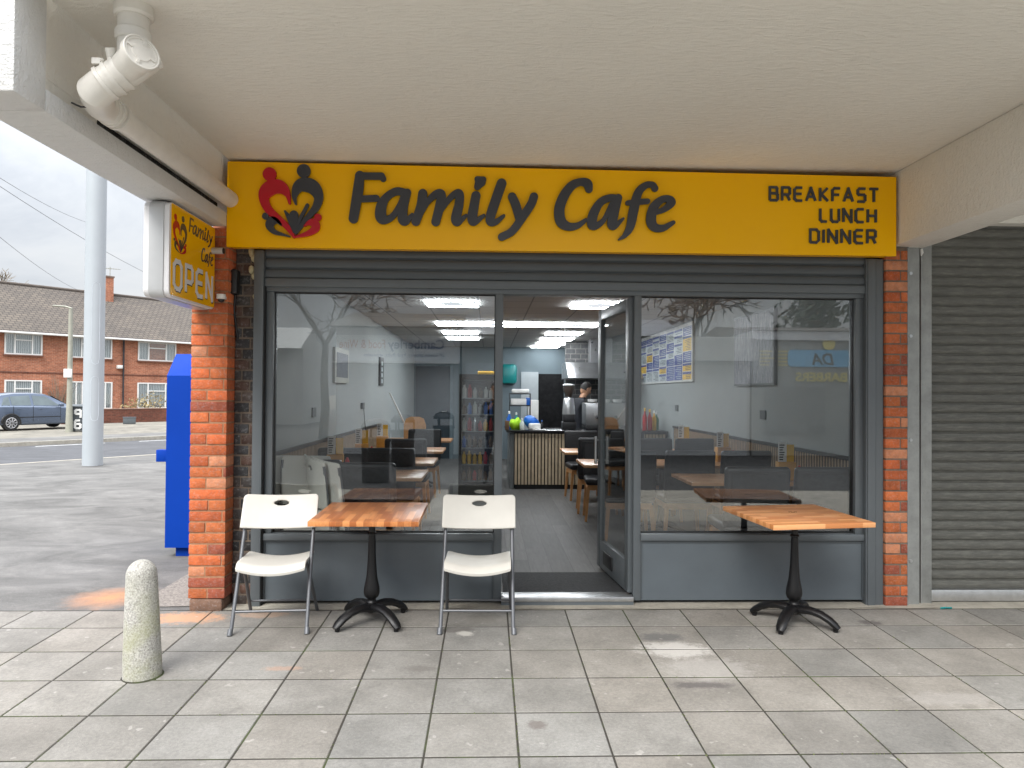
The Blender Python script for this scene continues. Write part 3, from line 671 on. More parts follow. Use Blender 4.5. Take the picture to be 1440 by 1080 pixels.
# ------------------------------------------------------------------ brick piers
def brick_col():
    h = rnd.random()
    if h < .15: return srgb(160, 84, 60)
    if h < .25: return srgb(214, 142, 104)
    k = rnd.uniform(.74, 1.14); q = rnd.uniform(.9, 1.12); c0 = srgb(208, 110, 62); return (min(1, c0[0]*k), min(1, c0[1]*k*q), min(1, c0[2]*k*q))
def brickwork(x0, x1, yf, depth, z0, z1, pat, parent, colf, mat, mortar, pitch=.0762, rough=.003):
    mb = MB(); e_ = .004; mb.box(x0+e_, x1-e_, yf+e_, yf+depth, z0, z1); mb.build('mortar', mortar, parent)
    bb = MB(attr=True); k = 0; z = z0
    while z < z1-.02:
        ws = pat[k % len(pat)]; x = x0; zt = min(z+pitch-.011, z1)
        for wd in ws:
            xe = min(x+wd*(x1-x0), x1); j = rnd.uniform(-rough, rough)
            bb.box(x+(.004 if x > x0 else 0), xe-(.004 if xe < x1 else 0), yf+j-.001, yf+depth-.002+(0), z, zt, bev=.005, col=colf(), seg=2); x = xe
        z += pitch; k += 1
    bb.build('brickwork', mat, parent)
pier = empty('brick_pier', 'orange red brick pier at the left end of the cafe front, chipped at its base', 'brick pier', (0, 0, 0))
brickwork(-2.065, -1.815, -.105, .3, 0.085, 2.655, [(.52, .48), (1.0,), (.45, .55), (.9, .1)], pier, brick_col, 'brick', 'mortar')
b = MB(attr=True); b.box(-2.06, -1.83, -.108, .19, -.01, .083, bev=.02, col=srgb(128, 100, 84)); b.build('base_stone', 'brick', pier)
pr = empty('brick_pier', 'narrow orange brick pier between the cafe front and the galvanised channel', 'brick pier')
brickwork(2.882, 3.045, -.03, .25, .0, 2.605, [(1.0,), (.68, .32)], pr, brick_col, 'brick', 'mortar_dark')
def dcol():
    k = rnd.uniform(.6, 1.2); return tuple(c*k for c in rnd.choice([srgb(70, 66, 64), srgb(88, 76, 70), srgb(60, 60, 62), srgb(100, 74, 62)]))
dw = empty('brick_wall', 'recessed strip of dark sooty bricks between orange pier and shop frame', 'wall')
brickwork(-1.815, -1.672, .04, .2, .0, 2.64, [(.75, .25), (.35, .65)], dw, dcol, 'brick_dark', 'mortar_dark')
for l_, blobs in (('upper cluster of pale yellow expanding foam on the dark brick strip', [(354, 355, .034), (357, 363, .03)]), ('middle cluster of pale yellow expanding foam beside the shutter rail', [(354, 379, .032), (357, 388, .028)]), ('small lowest blob of pale yellow expanding foam on the dark bricks', [(358, 417, .02)])):
    fo = MB()
    for (px, py, r) in blobs:
        p = onY(px, py, .02); b2 = bmesh.new(); bmesh.ops.create_icosphere(b2, subdivisions=2, radius=r)
        for v in b2.verts: v.co *= rnd.uniform(.85, 1.1)
        fo.merge(b2, T=Matrix.Translation(p) @ Matrix.Diagonal((.7, .6, 1, 1)))
    tag(fo.build('foam_filler', 'foam'), l_, 'filler', 'expanding foam blobs')
p = onY(331, 397, 0)
s_ = MB(); s_.box(p.x-.035, p.x+.03, -.05, .03, p.z-.09, p.z+.09, bev=.02); s_.tube([(p.x, -.0, p.z-.09), (p.x-.01, .01, p.z-.2), (p.x+.01, .03, p.z-.4)], .008)
tag(s_.build('wall_lamp', 'black'), 'small black lamp box fixed in the corner beside the orange pier', 'lamp')
p = onY(310, 354, -.15); r_ = empty('security_camera', 'small silver bullet camera on the orange pier near the canopy', 'camera', p)
MB().tube([(-.045, -.03, 0), (.03, -.03, 0)], .022, 16).build('camera_body', 'silver', r_); MB().tube([(.03, -.03, 0), (.034, -.03, 0)], .02, 16).build('lens', 'black', r_); MB().box(-.02, 0, -.03, .05, -.008, .008).build('bracket', 'silver', r_)
p = onY(311, 420, -.15); r_ = empty('dome_camera', 'white dome camera on the orange pier below the projecting sign', 'camera', p)
MB().lathe([(.03, .03), (.032, .0), (.02, -.005)], (0, 0, 0), 20).build('camera_body', 'white', r_); MB().lathe([(.022, 0), (.02, -.014), (.01, -.022), (.002, -.024)], (0, 0, -.003), 16).build('lens', 'black', r_); MB().box(-.02, .02, 0, .05, .0, .02).build('bracket', 'white', r_)

# ------------------------------------------------------------------ canopy
can = empty('shop_canopy', 'cream painted concrete canopy over the shopfront with deep side beams', 'canopy')
YF = -2.33
b = MB(); b.box(-1.83, 2.97, YF, .3, 3.14, 3.36); b.build('soffit', 'canopy', can)
b = MB(); b.box(3.2, 9, YF, .3, 3.14, 3.36); b.build('soffit', 'canopy', can)
b = MB(); b.box(-1.83, 9.2, YF-.12, YF-.004, 3.17, 3.75); b.build('fascia', 'canopy_rough', can)
b = MB(); b.box(2.932, 3.19, YF, .3, 2.61, 3.138, bev=.006); b.build('beam', 'canopy', can)
# left beam: low rail with a gap above, recessed upper wall and end return
b = MB(); b.box(-2.09, -1.83, -2.16, -.11, 2.665, 2.76, bev=.006); b.box(-2.09, -1.83, -2.365, -2.163, 2.665, 3.17, bev=.006); b.build('beam', 'canopy_rough', can)
b = MB(); b.box(-2.05, -1.87, -2.17, .3, 2.83, 3.4); b.box(-2.05, -1.872, -2.165, -1.7, 2.762, 2.8295); b.build('beam', 'canopy', can)
b = MB(); b.box(-2.04, -1.9, -2.15, -.1, 2.755, 2.835); b.build('gap_shade', mt['brick_dark'], can)  # dark box standing in for the shade inside the open gap

# soil pipe
sp = empty('soil_pipe', 'white painted soil pipe dropping from the canopy and running back to the wall', 'pipe')
b = MB(); X0, Y0 = -1.51, -2.10
b.tube([(X0, Y0, 3.15), (X0, Y0, 2.955)], .062, 28); b.lathe([(.07, 0), (.078, .01), (.078, .05), (.066, .06)], (X0, Y0, 3.09), 28); b.lathe([(.066, 0), (.071, .006), (.071, .04), (.066, .046)], (X0, Y0, 2.99), 28)
b.build('drop_pipe', 'paint_pipe', sp)
ax = Vector((-.62, .0, -.42)).normalized()
TC = Vector((X0-.02, Y0, 2.875))
b = MB(); b.tube([(X0, Y0, 2.97), (X0-.005, Y0, 2.93), tuple(TC+Vector((.01, 0, .02)))], [.062, .06, .06], 28)
cA = TC-ax*.10+Vector((.02, -.03, 0)); cB = TC+ax*.12
b.tube([cA, TC, cB], .068, 28)
for q in (.03, .07, .11): 
    pp = TC+ax*q; b.tube([pp-ax*.008, pp+ax*.008], .074, 28)
b.tube([tuple(TC+ax*.05+Vector((-.01, -.03, .055))), tuple(TC+ax*.05+Vector((-.01, -.05, .095)))], .02, 14)
b.build('tee_joint', 'paint_pipe', sp)
cap_d = Vector((.62, -.50, .18)).normalized(); c0 = TC+Vector((.005, -.02, 0)); c1 = c0+cap_d*.125
b = MB(); b.tube([c0, c1], .062, 28); T = axisT(c1-cap_d*.03, c1)
b.lathe([(.064, 0), (.074, .004), (.074, .03), (.066, .034), (.06, .034), (.058, .028), (.04, .028), (.038, .033), (.002, .034)], (0, 0, 0), 36, T=T)
b.build('access_branch', 'paint_pipe', sp)
b = MB()
for k in range(4):
    a = k*math.pi/2+.5; T2 = T @ Matrix.Rotation(a, 4, 'Z'); b.box(.036, .06, -.006, .006, .024, .036, T=T2)
b.tube([tuple(T @ Vector((.071*math.cos(a), .071*math.sin(a), .034))) for a in [i*math.pi/18 for i in range(36)]], .004, 8, closed=True)
b.build('access_cap', 'paint_pipe', sp)
e0 = cB; 
b = MB(); pth = [TC+ax*.11, TC+ax*.17+Vector((0, .01, 0)), Vector((-1.70, -2.02, 2.79)), Vector((-1.735, -1.94, 2.79)), Vector((-1.745, -1.8, 2.80))]
b.tube(pth, [.068, .07, .068, .064, .06], 28)
for k, (q, rr) in enumerate([(-1.9, .068), (-1.86, .067), (-1.82, .068), (-1.78, .067)]): b.tube([(-1.742, q-.008, 2.798), (-1.742, q+.008, 2.798)], rr, 28)
b.build('elbow', 'paint_pipe', sp)
b = MB(); pA, pB = Vector((-1.745, -1.85, 2.80)), Vector((-1.80, -.13, 2.85)); b.tube([pA, pB], .055, 28); b.build('long_pipe', 'paint_pipe', sp)
b = MB(); kA = TC+ax*.06; b.box(-.035, .0, -.012, .012, -.012, .012, T=Matrix.Translation(kA+Vector((-.04, -.04, .045)))); b.tube([kA+Vector((-.08, -.03, .05)), kA+Vector((-.03, -.05, .05))], .007, 8); b.build('clamp_bolt', 'paint_pipe', sp)
cb = MB(); cb.tube([(-1.83, -1.98, 2.775), (-1.78, -2.0, 2.75), (-1.72, -2.04, 2.735), (-1.66, -2.03, 2.75)], .004, 8); tag(cb.build('cable', 'wire'), 'short black cable hanging under the white soil pipe elbow', 'cable')

# ------------------------------------------------------------------ fascia sign
sg = empty('fascia_sign', 'long yellow fascia sign with raised charcoal cafe lettering and heart logo', 'shop sign')
zL0, zL1, zR0, zR1 = 2.522, 3.118, 2.522, 3.09
b = MB(); xs = (-1.826, 2.908)
b.prism([(xs[0], zL0), (xs[1], zR0), (xs[1], zR1), (xs[0], zL1)], lambda x, z: (x, -.12, z), lambda x, z: (x, -.0905, z)); o = b.build('sign_panel', 'sign', sg)
b = MB(); b.box(xs[0]+.004, xs[1]-.004, -.09, .0, zL0+.01, zR1-.012); b.build('sign_tray', 'sign_side', sg)
def sign_map(loops):
    out = []
    for lp in loops: out.append([(onY(x, y, -.135).x, onY(x, y, -.135).z) for x, y in lp])
    return out
SF = Matrix(((1, 0, 0, 0), (0, 0, -1, -.1375), (0, 1, 0, 0), (0, 0, 0, 1)))
def sign_solid(strokes, name, mat, h=.5):
    return solid(sign_map(sdf_strokes(strokes, h)), name, mat, sg, SF, .018, .0018)
sign_solid(FAM, 'lettering', 'letter')['label'] = 'raised charcoal word Family'
sign_solid(CAFE, 'lettering', 'letter')['label'] = 'raised charcoal word Cafe'
sign_solid(LG_RED, 'logo_figure', 'red', .4)['label'] = 'crimson parent figure forming half of the heart'
sign_solid(LG_GREY, 'logo_figure', 'letter', .4)['label'] = 'charcoal parent figure forming half of the heart'
sign_solid(LG_KIDS_G, 'logo_figure', 'letter', .3)['label'] = 'charcoal child figures under the heart'
sign_solid(LG_KIDS_R, 'logo_figure', 'red', .3)['label'] = 'crimson child figure at lower right of the heart'
for word, (xl, yb, xr_, yt) in {'BREAKFAST': (1082, 283.5, 1236, 265.5), 'LUNCH': (1153, 313, 1233, 295), 'DINNER': (1139, 342.5, 1233, 325)}.items():
    a_, b_ = onY(xl, yb, -.135), onY(xr_, yb, -.135); hh = .092
    ss, wd = techno(word, hh, 1.0, .088, .36); k = (b_.x-a_.x-.01)/wd
    lps = sdf_strokes([[(x*k, y, r) for x, y, r in s] for s in ss], .0022, flat=True)
    o = solid(lps, 'lettering', 'letter', sg, FRONT(a_.x+.006, -.127, (a_.z+b_.z)/2+.006), .01, .0006); o['label'] = 'raised charcoal word '+word
    o.rotation_euler = (0, 0, 0)

# ------------------------------------------------------------------ projecting lightbox sign
ps = empty('projecting_sign', 'yellow and white projecting lightbox sign reading OPEN under the canopy beam', 'projecting sign')
ZB, ZT, YN, YFa = 2.075, 2.655, -.845, -.125
def rrect(y0, y1, z0, z1, r, n=6):
    pts = []
    for cy, cz, a0 in ((y1-r, z1-r, 0), (y0+r, z1-r, 90), (y0+r, z0+r, 180), (y1-r, z0+r, 270)):
        for k in range(n+1): a = R(a0+90*k/n); pts.append((cy+r*math.cos(a), cz+r*math.sin(a)))
    return pts
b = MB(); b.prism(rrect(YN, YFa, ZB, ZT, .05), lambda y, z: (-2.02, y, z), lambda y, z: (-1.935, y, z)); b.build('sign_case', 'silver', ps)
b = MB(); b.prism(rrect(YN+.006, YFa-.006, ZB+.006, ZT-.006, .045), lambda y, z: (-1.9345, y, z), lambda y, z: (-1.903, y, z)); b.build('side_trim', 'white_face', ps)
b = MB(); b.prism(rrect(YN+.006, YFa-.006, ZB+.006, ZT-.006, .045), lambda y, z: (-2.052, y, z), lambda y, z: (-2.0205, y, z)); b.build('side_trim', 'white_face', ps)
b = MB(); b.prism(rrect(YN+.03, YFa-.012, ZB+.02, ZT-.012, .01), lambda y, z: (-1.9025, y, z), lambda y, z: (-1.899, y, z)); b.build('sign_face', 'sign', ps)
for q_ in (2.2, 2.5): MB().box(-2.0, -1.95, -.126, -.06, q_, q_+.04).build('bracket', 'silver', ps)
LY, LZ = YFa-.012-(YN+.03), ZT-ZB
def face_map(strokes, x0, y0, x1, y1, ya, za, yb, zb, h, rs=1.0):   # photo px box -> face box
    s = []
    kx = (yb-ya)/(x1-x0); kz = (zb-za)/(y1-y0); kr = (abs(kx)+abs(kz))/2*rs
    for st_ in strokes: s.append([(ya+(x-x0)*kx, za+(y-y0)*kz, r*kr) for x, y, r in st_])
    return sdf_strokes(s, h)
PF = RIGHTF(-1.898, 0, 0)
for nm, S, m_ in (('logo_figure', LG_RED, 'red'), ('logo_figure', LG_GREY, 'letter'), ('logo_figure', LG_KIDS_G, 'letter'), ('logo_figure', LG_KIDS_R, 'red')):
    solid(face_map(S, 365, 233, 454, 335, -.80, 2.60, -.60, 2.36, .0022, .9), nm, m_, ps, PF, .002)
solid(face_map(FAM, 490, 240, 757, 340, -.575, 2.625, -.18, 2.485, .003, .8), 'lettering', 'letter', ps, PF, .002)['label'] = 'charcoal word Family'
solid(face_map(CAFE, 778, 250, 950, 338, -.375, 2.475, -.165, 2.355, .003, .8), 'lettering', 'letter', ps, PF, .002)['label'] = 'charcoal word Cafe'
ss, wd = techno('OPEN', .165, .9, .085, .36); kk = .60/wd
solid(sdf_strokes([[(-.775+x*kk, 2.135+y, r+.001) for x, y, r in s] for s in ss], .0025, flat=True), 'lettering', 'letter', ps, PF, .0015)['label'] = 'dark shadow outline of the word OPEN'
solid(sdf_strokes([[(-.782+x*kk, 2.140+y, r) for x, y, r in s] for s in ss], .0025, flat=True), 'lettering', 'white_face', ps, RIGHTF(-1.8965, 0, 0), .002)['label'] = 'white word OPEN'

# ------------------------------------------------------------------ shopfront
sf = empty('shopfront', 'dark grey aluminium shopfront with two large windows and an open doorway', 'shopfront')
YG = .075
b = MB()
b.box(-1.668, -1.60, -.02, .12, .0, 2.52, bev=.004); b.build('guide_rail', 'frame', sf)
b = MB(); b.box(2.757, 2.815, -.02, .12, .0, 2.52, bev=.004); b.box(2.818, 2.876, -.012, .12, .0, 2.52, bev=.004); b.box(2.748, 2.7565, -.01, .1, .0, 2.52); b.build('guide_rail', 'frame', sf)
b = MB(); b.box(-1.598, -1.592, .0, .1, .0, 2.27); b.build('rubber_gap', 'black_gap', sf)
b = MB()
b.box(-1.592, -1.54, .03, .13, .5, 2.235, bev=.003); b.box(2.69, 2.748, .03, .13, .5, 2.235, bev=.003)
b.box(.046, .102, .02, .14, .03, 2.235, bev=.003); b.box(1.055, 1.107, .02, .14, .03, 2.235, bev=.003)
b.box(-1.592, 2.748, .02, .14, 2.236, 2.285, bev=.003)
b.build('window_frame', 'frame', sf)
for x0, x1 in ((-1.592, .0455), (1.1075, 2.748)):
    b = MB(); b.box(x0, x1, .005, .15, .462, .51, bev=.006); b.build('sill', 'frame', sf)
    b = MB(); b.box(x0, x1, .03, .11, .03, .461); b.build('stall_riser', 'panel', sf)
    b = MB(); b.box(x0, x1, .022, .029, .445, .4605); b.box(x0, x0+.012, .022, .029, .045, .445); b.box(x1-.012, x1, .022, .029, .045, .445); b.build('panel_bead', 'frame_dark', sf)
b = MB(); b.box(-1.54, .046, YG, YG+.006, .51, 2.236); o = b.build('window_pane', 'glass', sf)
b = MB(); b.box(1.107, 2.69, YG, YG+.006, .51, 2.236); b.build('window_pane', 'glass', sf)
for x0, x1 in ((-1.54, .046), (1.107, 2.69)):
    b = MB()
    b.box(x0, x0+.006, YG-.012, YG+.02, .51, 2.236); b.box(x1-.006, x1, YG-.012, YG+.02, .51, 2.236); b.box(x0+.006, x1-.006, YG-.012, YG+.02, .51, .518); b.box(x0+.006, x1-.006, YG-.012, YG+.02, 2.228, 2.236)
    b.build('gasket', 'black_gap', sf)
b = MB(); b.box(.103, 1.054, -.01, .13, .03, .062, bev=.003); b.build('threshold', 'alu', sf)
b = MB(); b.box(.103, 1.054, -.004, .12, .0, .0295); b.build('threshold_base', 'frame', sf)
# rolled security shutter
def slats(x0, x1, z0, z1, pitch, y, amp, name, mat, parent, prof='curve'):
    V = []; n = 0; z = z0; zs = []
    while z < z1-1e-4:
        for k in range(14):
            u = k/14; zz = z+pitch*u
            if zz > z1: break
            d = amp*math.sin(math.pi*min(1, u/.86))**.4 if u < .85 else -amp*.6
            zs.append((zz, d))
        z += pitch
    zs.append((z1, 0))
    for zz, d in zs: V += [(x0, y-d, zz), (x1, y-d, zz)]
    nn = len(zs)
    F_ = [(2*i, 2*i+1, 2*i+3, 2*i+2) for i in range(nn-1)]
    V += [(x0, y+.02, zs[0][0]), (x1, y+.02, zs[0][0]), (x0, y+.02, zs[-1][0]), (x1, y+.02, zs[-1][0])]
    k = 2*nn; F_ += [(0, 1, k+1, k), (2*nn-2, 2*nn-1, k+3, k+2), (k, k+1, k+3, k+2)]
    b = MB(); b._add(V, F_); return b.build(name, mat, parent)
slats(-1.598, 2.756, 2.33, 2.56, .0765, .02, .011, 'shutter_slats', 'frame_dark', sf)
b = MB(); b.box(-1.598, 2.756, .0, .045, 2.268, 2.328, bev=.006); b.build('shutter_bottom_bar', 'frame', sf)
b = MB(); b.box(-1.67, 2.88, .05, .28, 2.287, 3.13); b.build('header_box', 'frame_dark', sf)
# door leaf, opens inwards on the right jamb
door = bpy.data.objects.new('door', None); COL.objects.link(door); door.parent = sf; door.location = (1.045, .06, 0)
ang = math.atan2(.9, -.095); door.rotation_euler = (0, 0, ang)
b = MB(); b.box(0, .085, -.022, .022, .075, 2.225, bev=.004); b.box(.79, .88, -.022, .022, .075, 2.225, bev=.004); b.box(.0855, .7895, -.022, .022, .075, .30, bev=.004); b.box(.0855, .7895, -.022, .022, 2.14, 2.225, bev=.004)
b.build('door_frame', 'frame', door)
b = MB(); b.box(.086, .789, -.004, .004, .3005, 2.1395); b.build('glass', 'glass_door', door)
b = MB(); b.box(.40, .66, .0225, .032, .13, .24, bev=.004); b.build('letter_plate', 'black', door)
for sy in (-1, 1):
    b = MB(); y = sy*.05; b.tube([(.835, y, .93), (.835, y, 1.16)], .012, 14)
    for z in (.96, 1.13): b.tube([(.835, y, z), (.835, sy*.02, z)], .007, 10)
    b.build('handle', 'steel', door)
# ------------------------------------------------------------------ right neighbour: galvanised channel and roller shutter
ch = MB(); ch.box(3.05, 3.06, -.02, .12, 0, 2.61); ch.box(3.06, 3.15, .0, .01, 0, 2.61); ch.box(3.175, 3.185, .02, .15, 0, 2.61); ch.box(3.15, 3.176, .06, .07, 0, 2.61)
cho = tag(ch.build('steel_channel', 'galv'), 'galvanised steel channel standing between the orange bricks and grey shutter', 'steel channel')
for zz in (2.42, 1.96, 1.2, .32):
    b = MB(); b.tube([(3.085, -.006, zz), (3.085, .001, zz)], .012, 12); b.build('bolt', 'steel', cho)
rs = empty('roller_shutter', 'closed grey slatted roller shutter of the shop next door', 'roller shutter')
b = MB(); b.box(3.188, 3.262, .03, .13, .0, 3.0, bev=.003); b.build('guide_rail', 'galv', rs)
b = MB(); b.box(8.7, 8.78, .03, .13, .0, 3.0, bev=.003); b.build('guide_rail', 'galv', rs)
def mat_shut():
    mm, t, b, o = nt('weathered shutter'); v = coord(t, True)
    mp = nd(t, 'Mapping'); mp.inputs['Scale'].default_value = (5, 1, 40); t.links.new(v, mp.inputs[0]); n = noise(t, mp.outputs[0], 1.5, 9, .8, .2)
    c = ramp(t, n.outputs[0], [(.3, srgb(80, 80, 76)), (.5, srgb(98, 98, 93)), (.72, srgb(128, 127, 120))]).outputs[0]
    t.links.new(c, b.inputs['Base Color']); b.inputs['Roughness'].default_value = .55; b.inputs['Metallic'].default_value = .25; return mm
mt['shut'] = mat_shut()
slats(3.262, 8.7, .09, 3.0, .073, .10, .008, 'shutter_slats', 'shut', rs)
b = MB(); b.box(3.262, 8.7, .07, .11, .006, .088, bev=.004); b.build('shutter_bottom_bar', 'alu', rs)
b = MB(); b.box(3.19, 9, .0, .3, 2.80, 3.138); b.build('lintel', 'canopy', rs)
b = MB(); b.tube([(3.165, .0, 2.6), (3.168, -.002, 2.57), (3.163, .0, 2.55)], [.010, .012, .004], 8); tag(b.build('sealant_drip', 'white'), 'white drip of sealant hanging below the right canopy beam', 'drip')

# building shell beyond/above
bw = empty('shop_parade', 'brick wall of the shop parade above and behind the shopfronts', 'building')
b = MB(); b.box(-2.06, -1.672, .25, 11.4, 0, 3.3); b.build('side_wall', 'brick_far', bw)
b = MB(); b.box(-2.06, 9, .28, .5, 3.37, 6.5); b.build('upper_wall', 'brick_far', bw)

# ------------------------------------------------------------------ interior shell
XL, XR, YB, ZF, ZC = -1.66, 2.80, 11.0, .05, 2.55
b = MB(); b.box(XL, XR, .131, YB, -.05, ZF); o = b.build('floor', 'planks'); struct(o)
b = MB(); b.box(XL, XR, .29, YB, ZC, ZC+.06); struct(b.build('ceiling', 'int_ceil'))
b = MB(); b.box(XL-.012, XL, .12, YB, -.05, ZC+.2); struct(b.build('wall_left', 'int_wall_hazed'))
b = MB(); b.box(XR, XR+.06, .12, YB, -.05, ZC+.2); struct(b.build('wall_right', 'int_wall_hazed'))
b = MB(); b.box(XL-.05, XR+.06, YB, YB+.1, -.05, ZC+.2); struct(b.build('wall_back', M('blue grey back wall', srgb(112, 126, 133), .75, var=.04, vs=1)))
for side, x0, x1, lab in ((0, XL, XL+.02, 'left'), (1, XR-.02, XR, 'right')):
    o = empty('wall_panelling', 'vertical wooden slat panelling along the %s wall of the cafe' % lab, 'panelling')
    xa, xb = (x0, x0+.014) if side == 0 else (x1-.014, x1)
    b = MB(); b.box(xa, xb, .15, 5.6, ZF, 1.02); b.build('backing', 'black', o)
    b = MB(); y = .16
    while y < 5.55: b.box(x0 if side else x0+.015, x1-.015 if side else x1, y, y+.024, ZF, 1.02); y += .05
    so = b.build('slats', 'slatwood', o)
    b = MB(); b.box(x0-.0 if side == 0 else x0-.012, x1+.012 if side == 0 else x1, .15, 5.6, 1.021, 1.05); b.build('top_rail', 'black', o)
# mat
b = MB(); b.box(.12, 1.03, .14, .72, ZF, ZF+.012, bev=.004); tag(b.build('door_mat', 'leather_grey'), 'dark grey mat just inside the open door', 'mat')
# ceiling lights
def panel():
    r_ = empty('ceiling_light', 'first', 'ceiling light', (0, 0, 0))
    b = MB(); b.box(-.295, .295, -.295, .295, .0, .01); b.build('diffuser', 'led_dim', r_)
    b = MB(); z0, z1 = -.008, -.001; a = .285
    for (p, q) in (((-a, -a), (a, -a)), ((a, -a), (a, a)), ((a, a), (-a, a)), ((-a, a), (-a, -a)), ((-a, 0), (0, a)), ((0, a), (a, 0)), ((a, 0), (0, -a)), ((0, -a), (-a, 0))):
        d = Vector((q[0]-p[0], q[1]-p[1], 0)); L = d.length; T = Matrix.Translation((p[0], p[1], 0)) @ Matrix.Rotation(math.atan2(d.y, d.x), 4, 'Z')
        b.box(0, L, -.009, .009, z0, z1, T=T); z0 -= .0004; z1 -= .0004
    b.build('light_strip', 'led', r_); return r_
L0 = panel(); lights = []
spots = [(-.42, 3.05, 'nearest square ceiling light, on the left above the window tables'), (1.25, 3.05, 'nearest square ceiling light on the right, seen over the open door')]
xs4 = [-.48, .12, .72, 1.32]; nm4 = ['leftmost', 'second from left', 'third from left', 'rightmost']
spots += [(x, 5.45, '%s of the four square lights joined in a row across the ceiling' % n_) for x, n_ in zip(xs4, nm4)]
spots += [(-.48, 7.0, 'left ceiling light just behind the joined row'), (-.48, 8.25, 'left ceiling light second behind the joined row'),
          (1.27, 7.0, 'right ceiling light first behind the joined row'), (1.27, 8.25, 'right ceiling light second behind the joined row'), (1.27, 9.4, 'right ceiling light third behind the joined row'), (1.22, 10.4, 'farthest right ceiling light near the back wall')]
for i, (x, y, l) in enumerate(spots):
    o = L0 if i == 0 else dup(L0, (0, 0, 0), 0)
    o.location = (x, y, ZC-.012); o['label'] = l; o['group'] = 'square LED ceiling lights'
b = MB(); b.box(.3, .95, 1.9, 2.2, ZC-.012, ZC-.001); o = b.build('ceiling_vent', 'frame_dark'); tag(o, 'dark slotted air vent in the cafe ceiling near the door', 'vent')

# ------------------------------------------------------------------ counter and kitchen
ct = empty('service_counter', 'slatted wooden service counter with black worktop at the back of the cafe', 'counter', (0, 0, 0))
b = MB(); b.box(.42, XR-.03, 5.93, 6.6, ZF, .12); b.build('plinth', 'black', ct)
b = MB(); b.box(.40, XR-.03, 5.92, 6.62, .121, .92); b.build('carcass', 'black', ct)
b = MB(); x = .41
while x < XR-.06: b.box(x, x+.036, 5.895, 5.919, .121, .90); x += .052
b.build('slats', M('pale oak slats', srgb(196, 178, 150), .5, var=.12, vs=10), ct)
b = MB(); b.box(.33, XR-.03, 5.86, 6.7, .921, .955, bev=.003); b.box(.28, .33, 5.86, 7.4, .921, .955); b.build('worktop', 'worktop', ct)
b = MB(); b.box(.335, .399, 5.93, 7.3, ZF, .92); b.build('end_panel', M('grey counter end', srgb(120, 124, 124), .5), ct)
CTZ = .955
def bottle(x, y, h, r, mat, capm, lab, name='bottle', cat='bottle', grp='bottles and cloths on the counter', z=CTZ):
    o = empty(name, lab, cat, (x, y, z), 0, grp)
    MB().lathe([(r*.95, 0), (r, .01), (r, h*.6), (r*.4, h*.78), (r*.35, h*.88)], (0, 0, 0), 14).build('bottle_body', mat, o)
    MB().lathe([(r*.42, h*.88), (r*.42, h), (r*.2, h*1.04)], (0, 0, 0), 10).build('cap', capm, o)
mt['blue_pl'] = M('blue plastic', srgb(30, 100, 190), .35); mt['lime'] = M('lime cloth', srgb(160, 210, 40), .8); mt['green'] = M('green plastic', srgb(30, 110, 60), .35)
mt['redpl'] = M('red plastic', srgb(190, 24, 34), .35); mt['yel'] = M('yellow plastic', srgb(230, 180, 40), .4); mt['brownp'] = M('brown card', srgb(120, 92, 66), .8); mt['clear'] = M('milky plastic', srgb(190, 196, 190), .3)
def cx(px, Y): return onY(px, 590, Y).x
bottle(cx(716, 6.3), 6.3, .27, .04, 'blue_pl', 'white', 'blue spray bottle standing at the left end of the counter')
bottle(cx(726, 6.35), 6.35, .25, .038, 'teal', 'clear', 'pale teal bottle standing beside the blue spray bottle')
bottle(cx(734, 6.05), 6.05, .17, .035, 'clear', 'white', 'short milky bottle in front of the lime cloth')
bottle(cx(762, 6.2), 6.2, .14, .028, 'black', 'blue_pl', 'small dark bottle right of the white box on the counter')
b = MB(); b2 = bmesh.new(); bmesh.ops.create_icosphere(b2, subdivisions=3, radius=.1)
for v in b2.verts: v.co = Vector((v.co.x*1.1, v.co.y*.8, max(0, v.co.z*.9+.07+.02*math.sin(v.co.x*60)+.02*math.sin(v.co.y*50))))
b.merge(b2, T=Matrix.Translation((cx(726, 6.15), 6.15, CTZ))); tag(b.build('cleaning_cloth', 'lime'), 'crumpled lime green cloth on the counter beside the bottles', 'cloth')
b = MB(); b2 = bmesh.new(); bmesh.ops.create_icosphere(b2, subdivisions=3, radius=.11)
for v in b2.verts: v.co = Vector((v.co.x*1.1-.4*v.co.z, v.co.y*.7, max(0, v.co.z*1.1+.1)))
b.merge(b2, T=Matrix.Translation((cx(748, 6.2), 6.2, CTZ))); tag(b.build('plastic_bag', 'blue_pl'), 'blue plastic bag slumped on the counter behind white box', 'bag')
b = MB(); p = cx(753, 6.0); b.box(p-.1, p+.08, 5.95, 6.08, CTZ, CTZ+.1, bev=.02); tag(b.build('white_box', 'white'), 'white box on the counter in front of the blue bag', 'box')
b = MB(); p = cx(713, 6.0); b.box(p-.03, p+.035, 5.97, 6.03, CTZ, CTZ+.14, bev=.004); tag(b.build('carton', 'brownp'), 'small brown carton at the left front corner of the counter', 'carton')
b = MB(); p = cx(758, 5.95); b.box(p-.1, p+.1, 5.9, 6.0, CTZ, CTZ+.012); tag(b.build('papers', 'white'), 'white papers lying flat on the counter edge', 'papers')
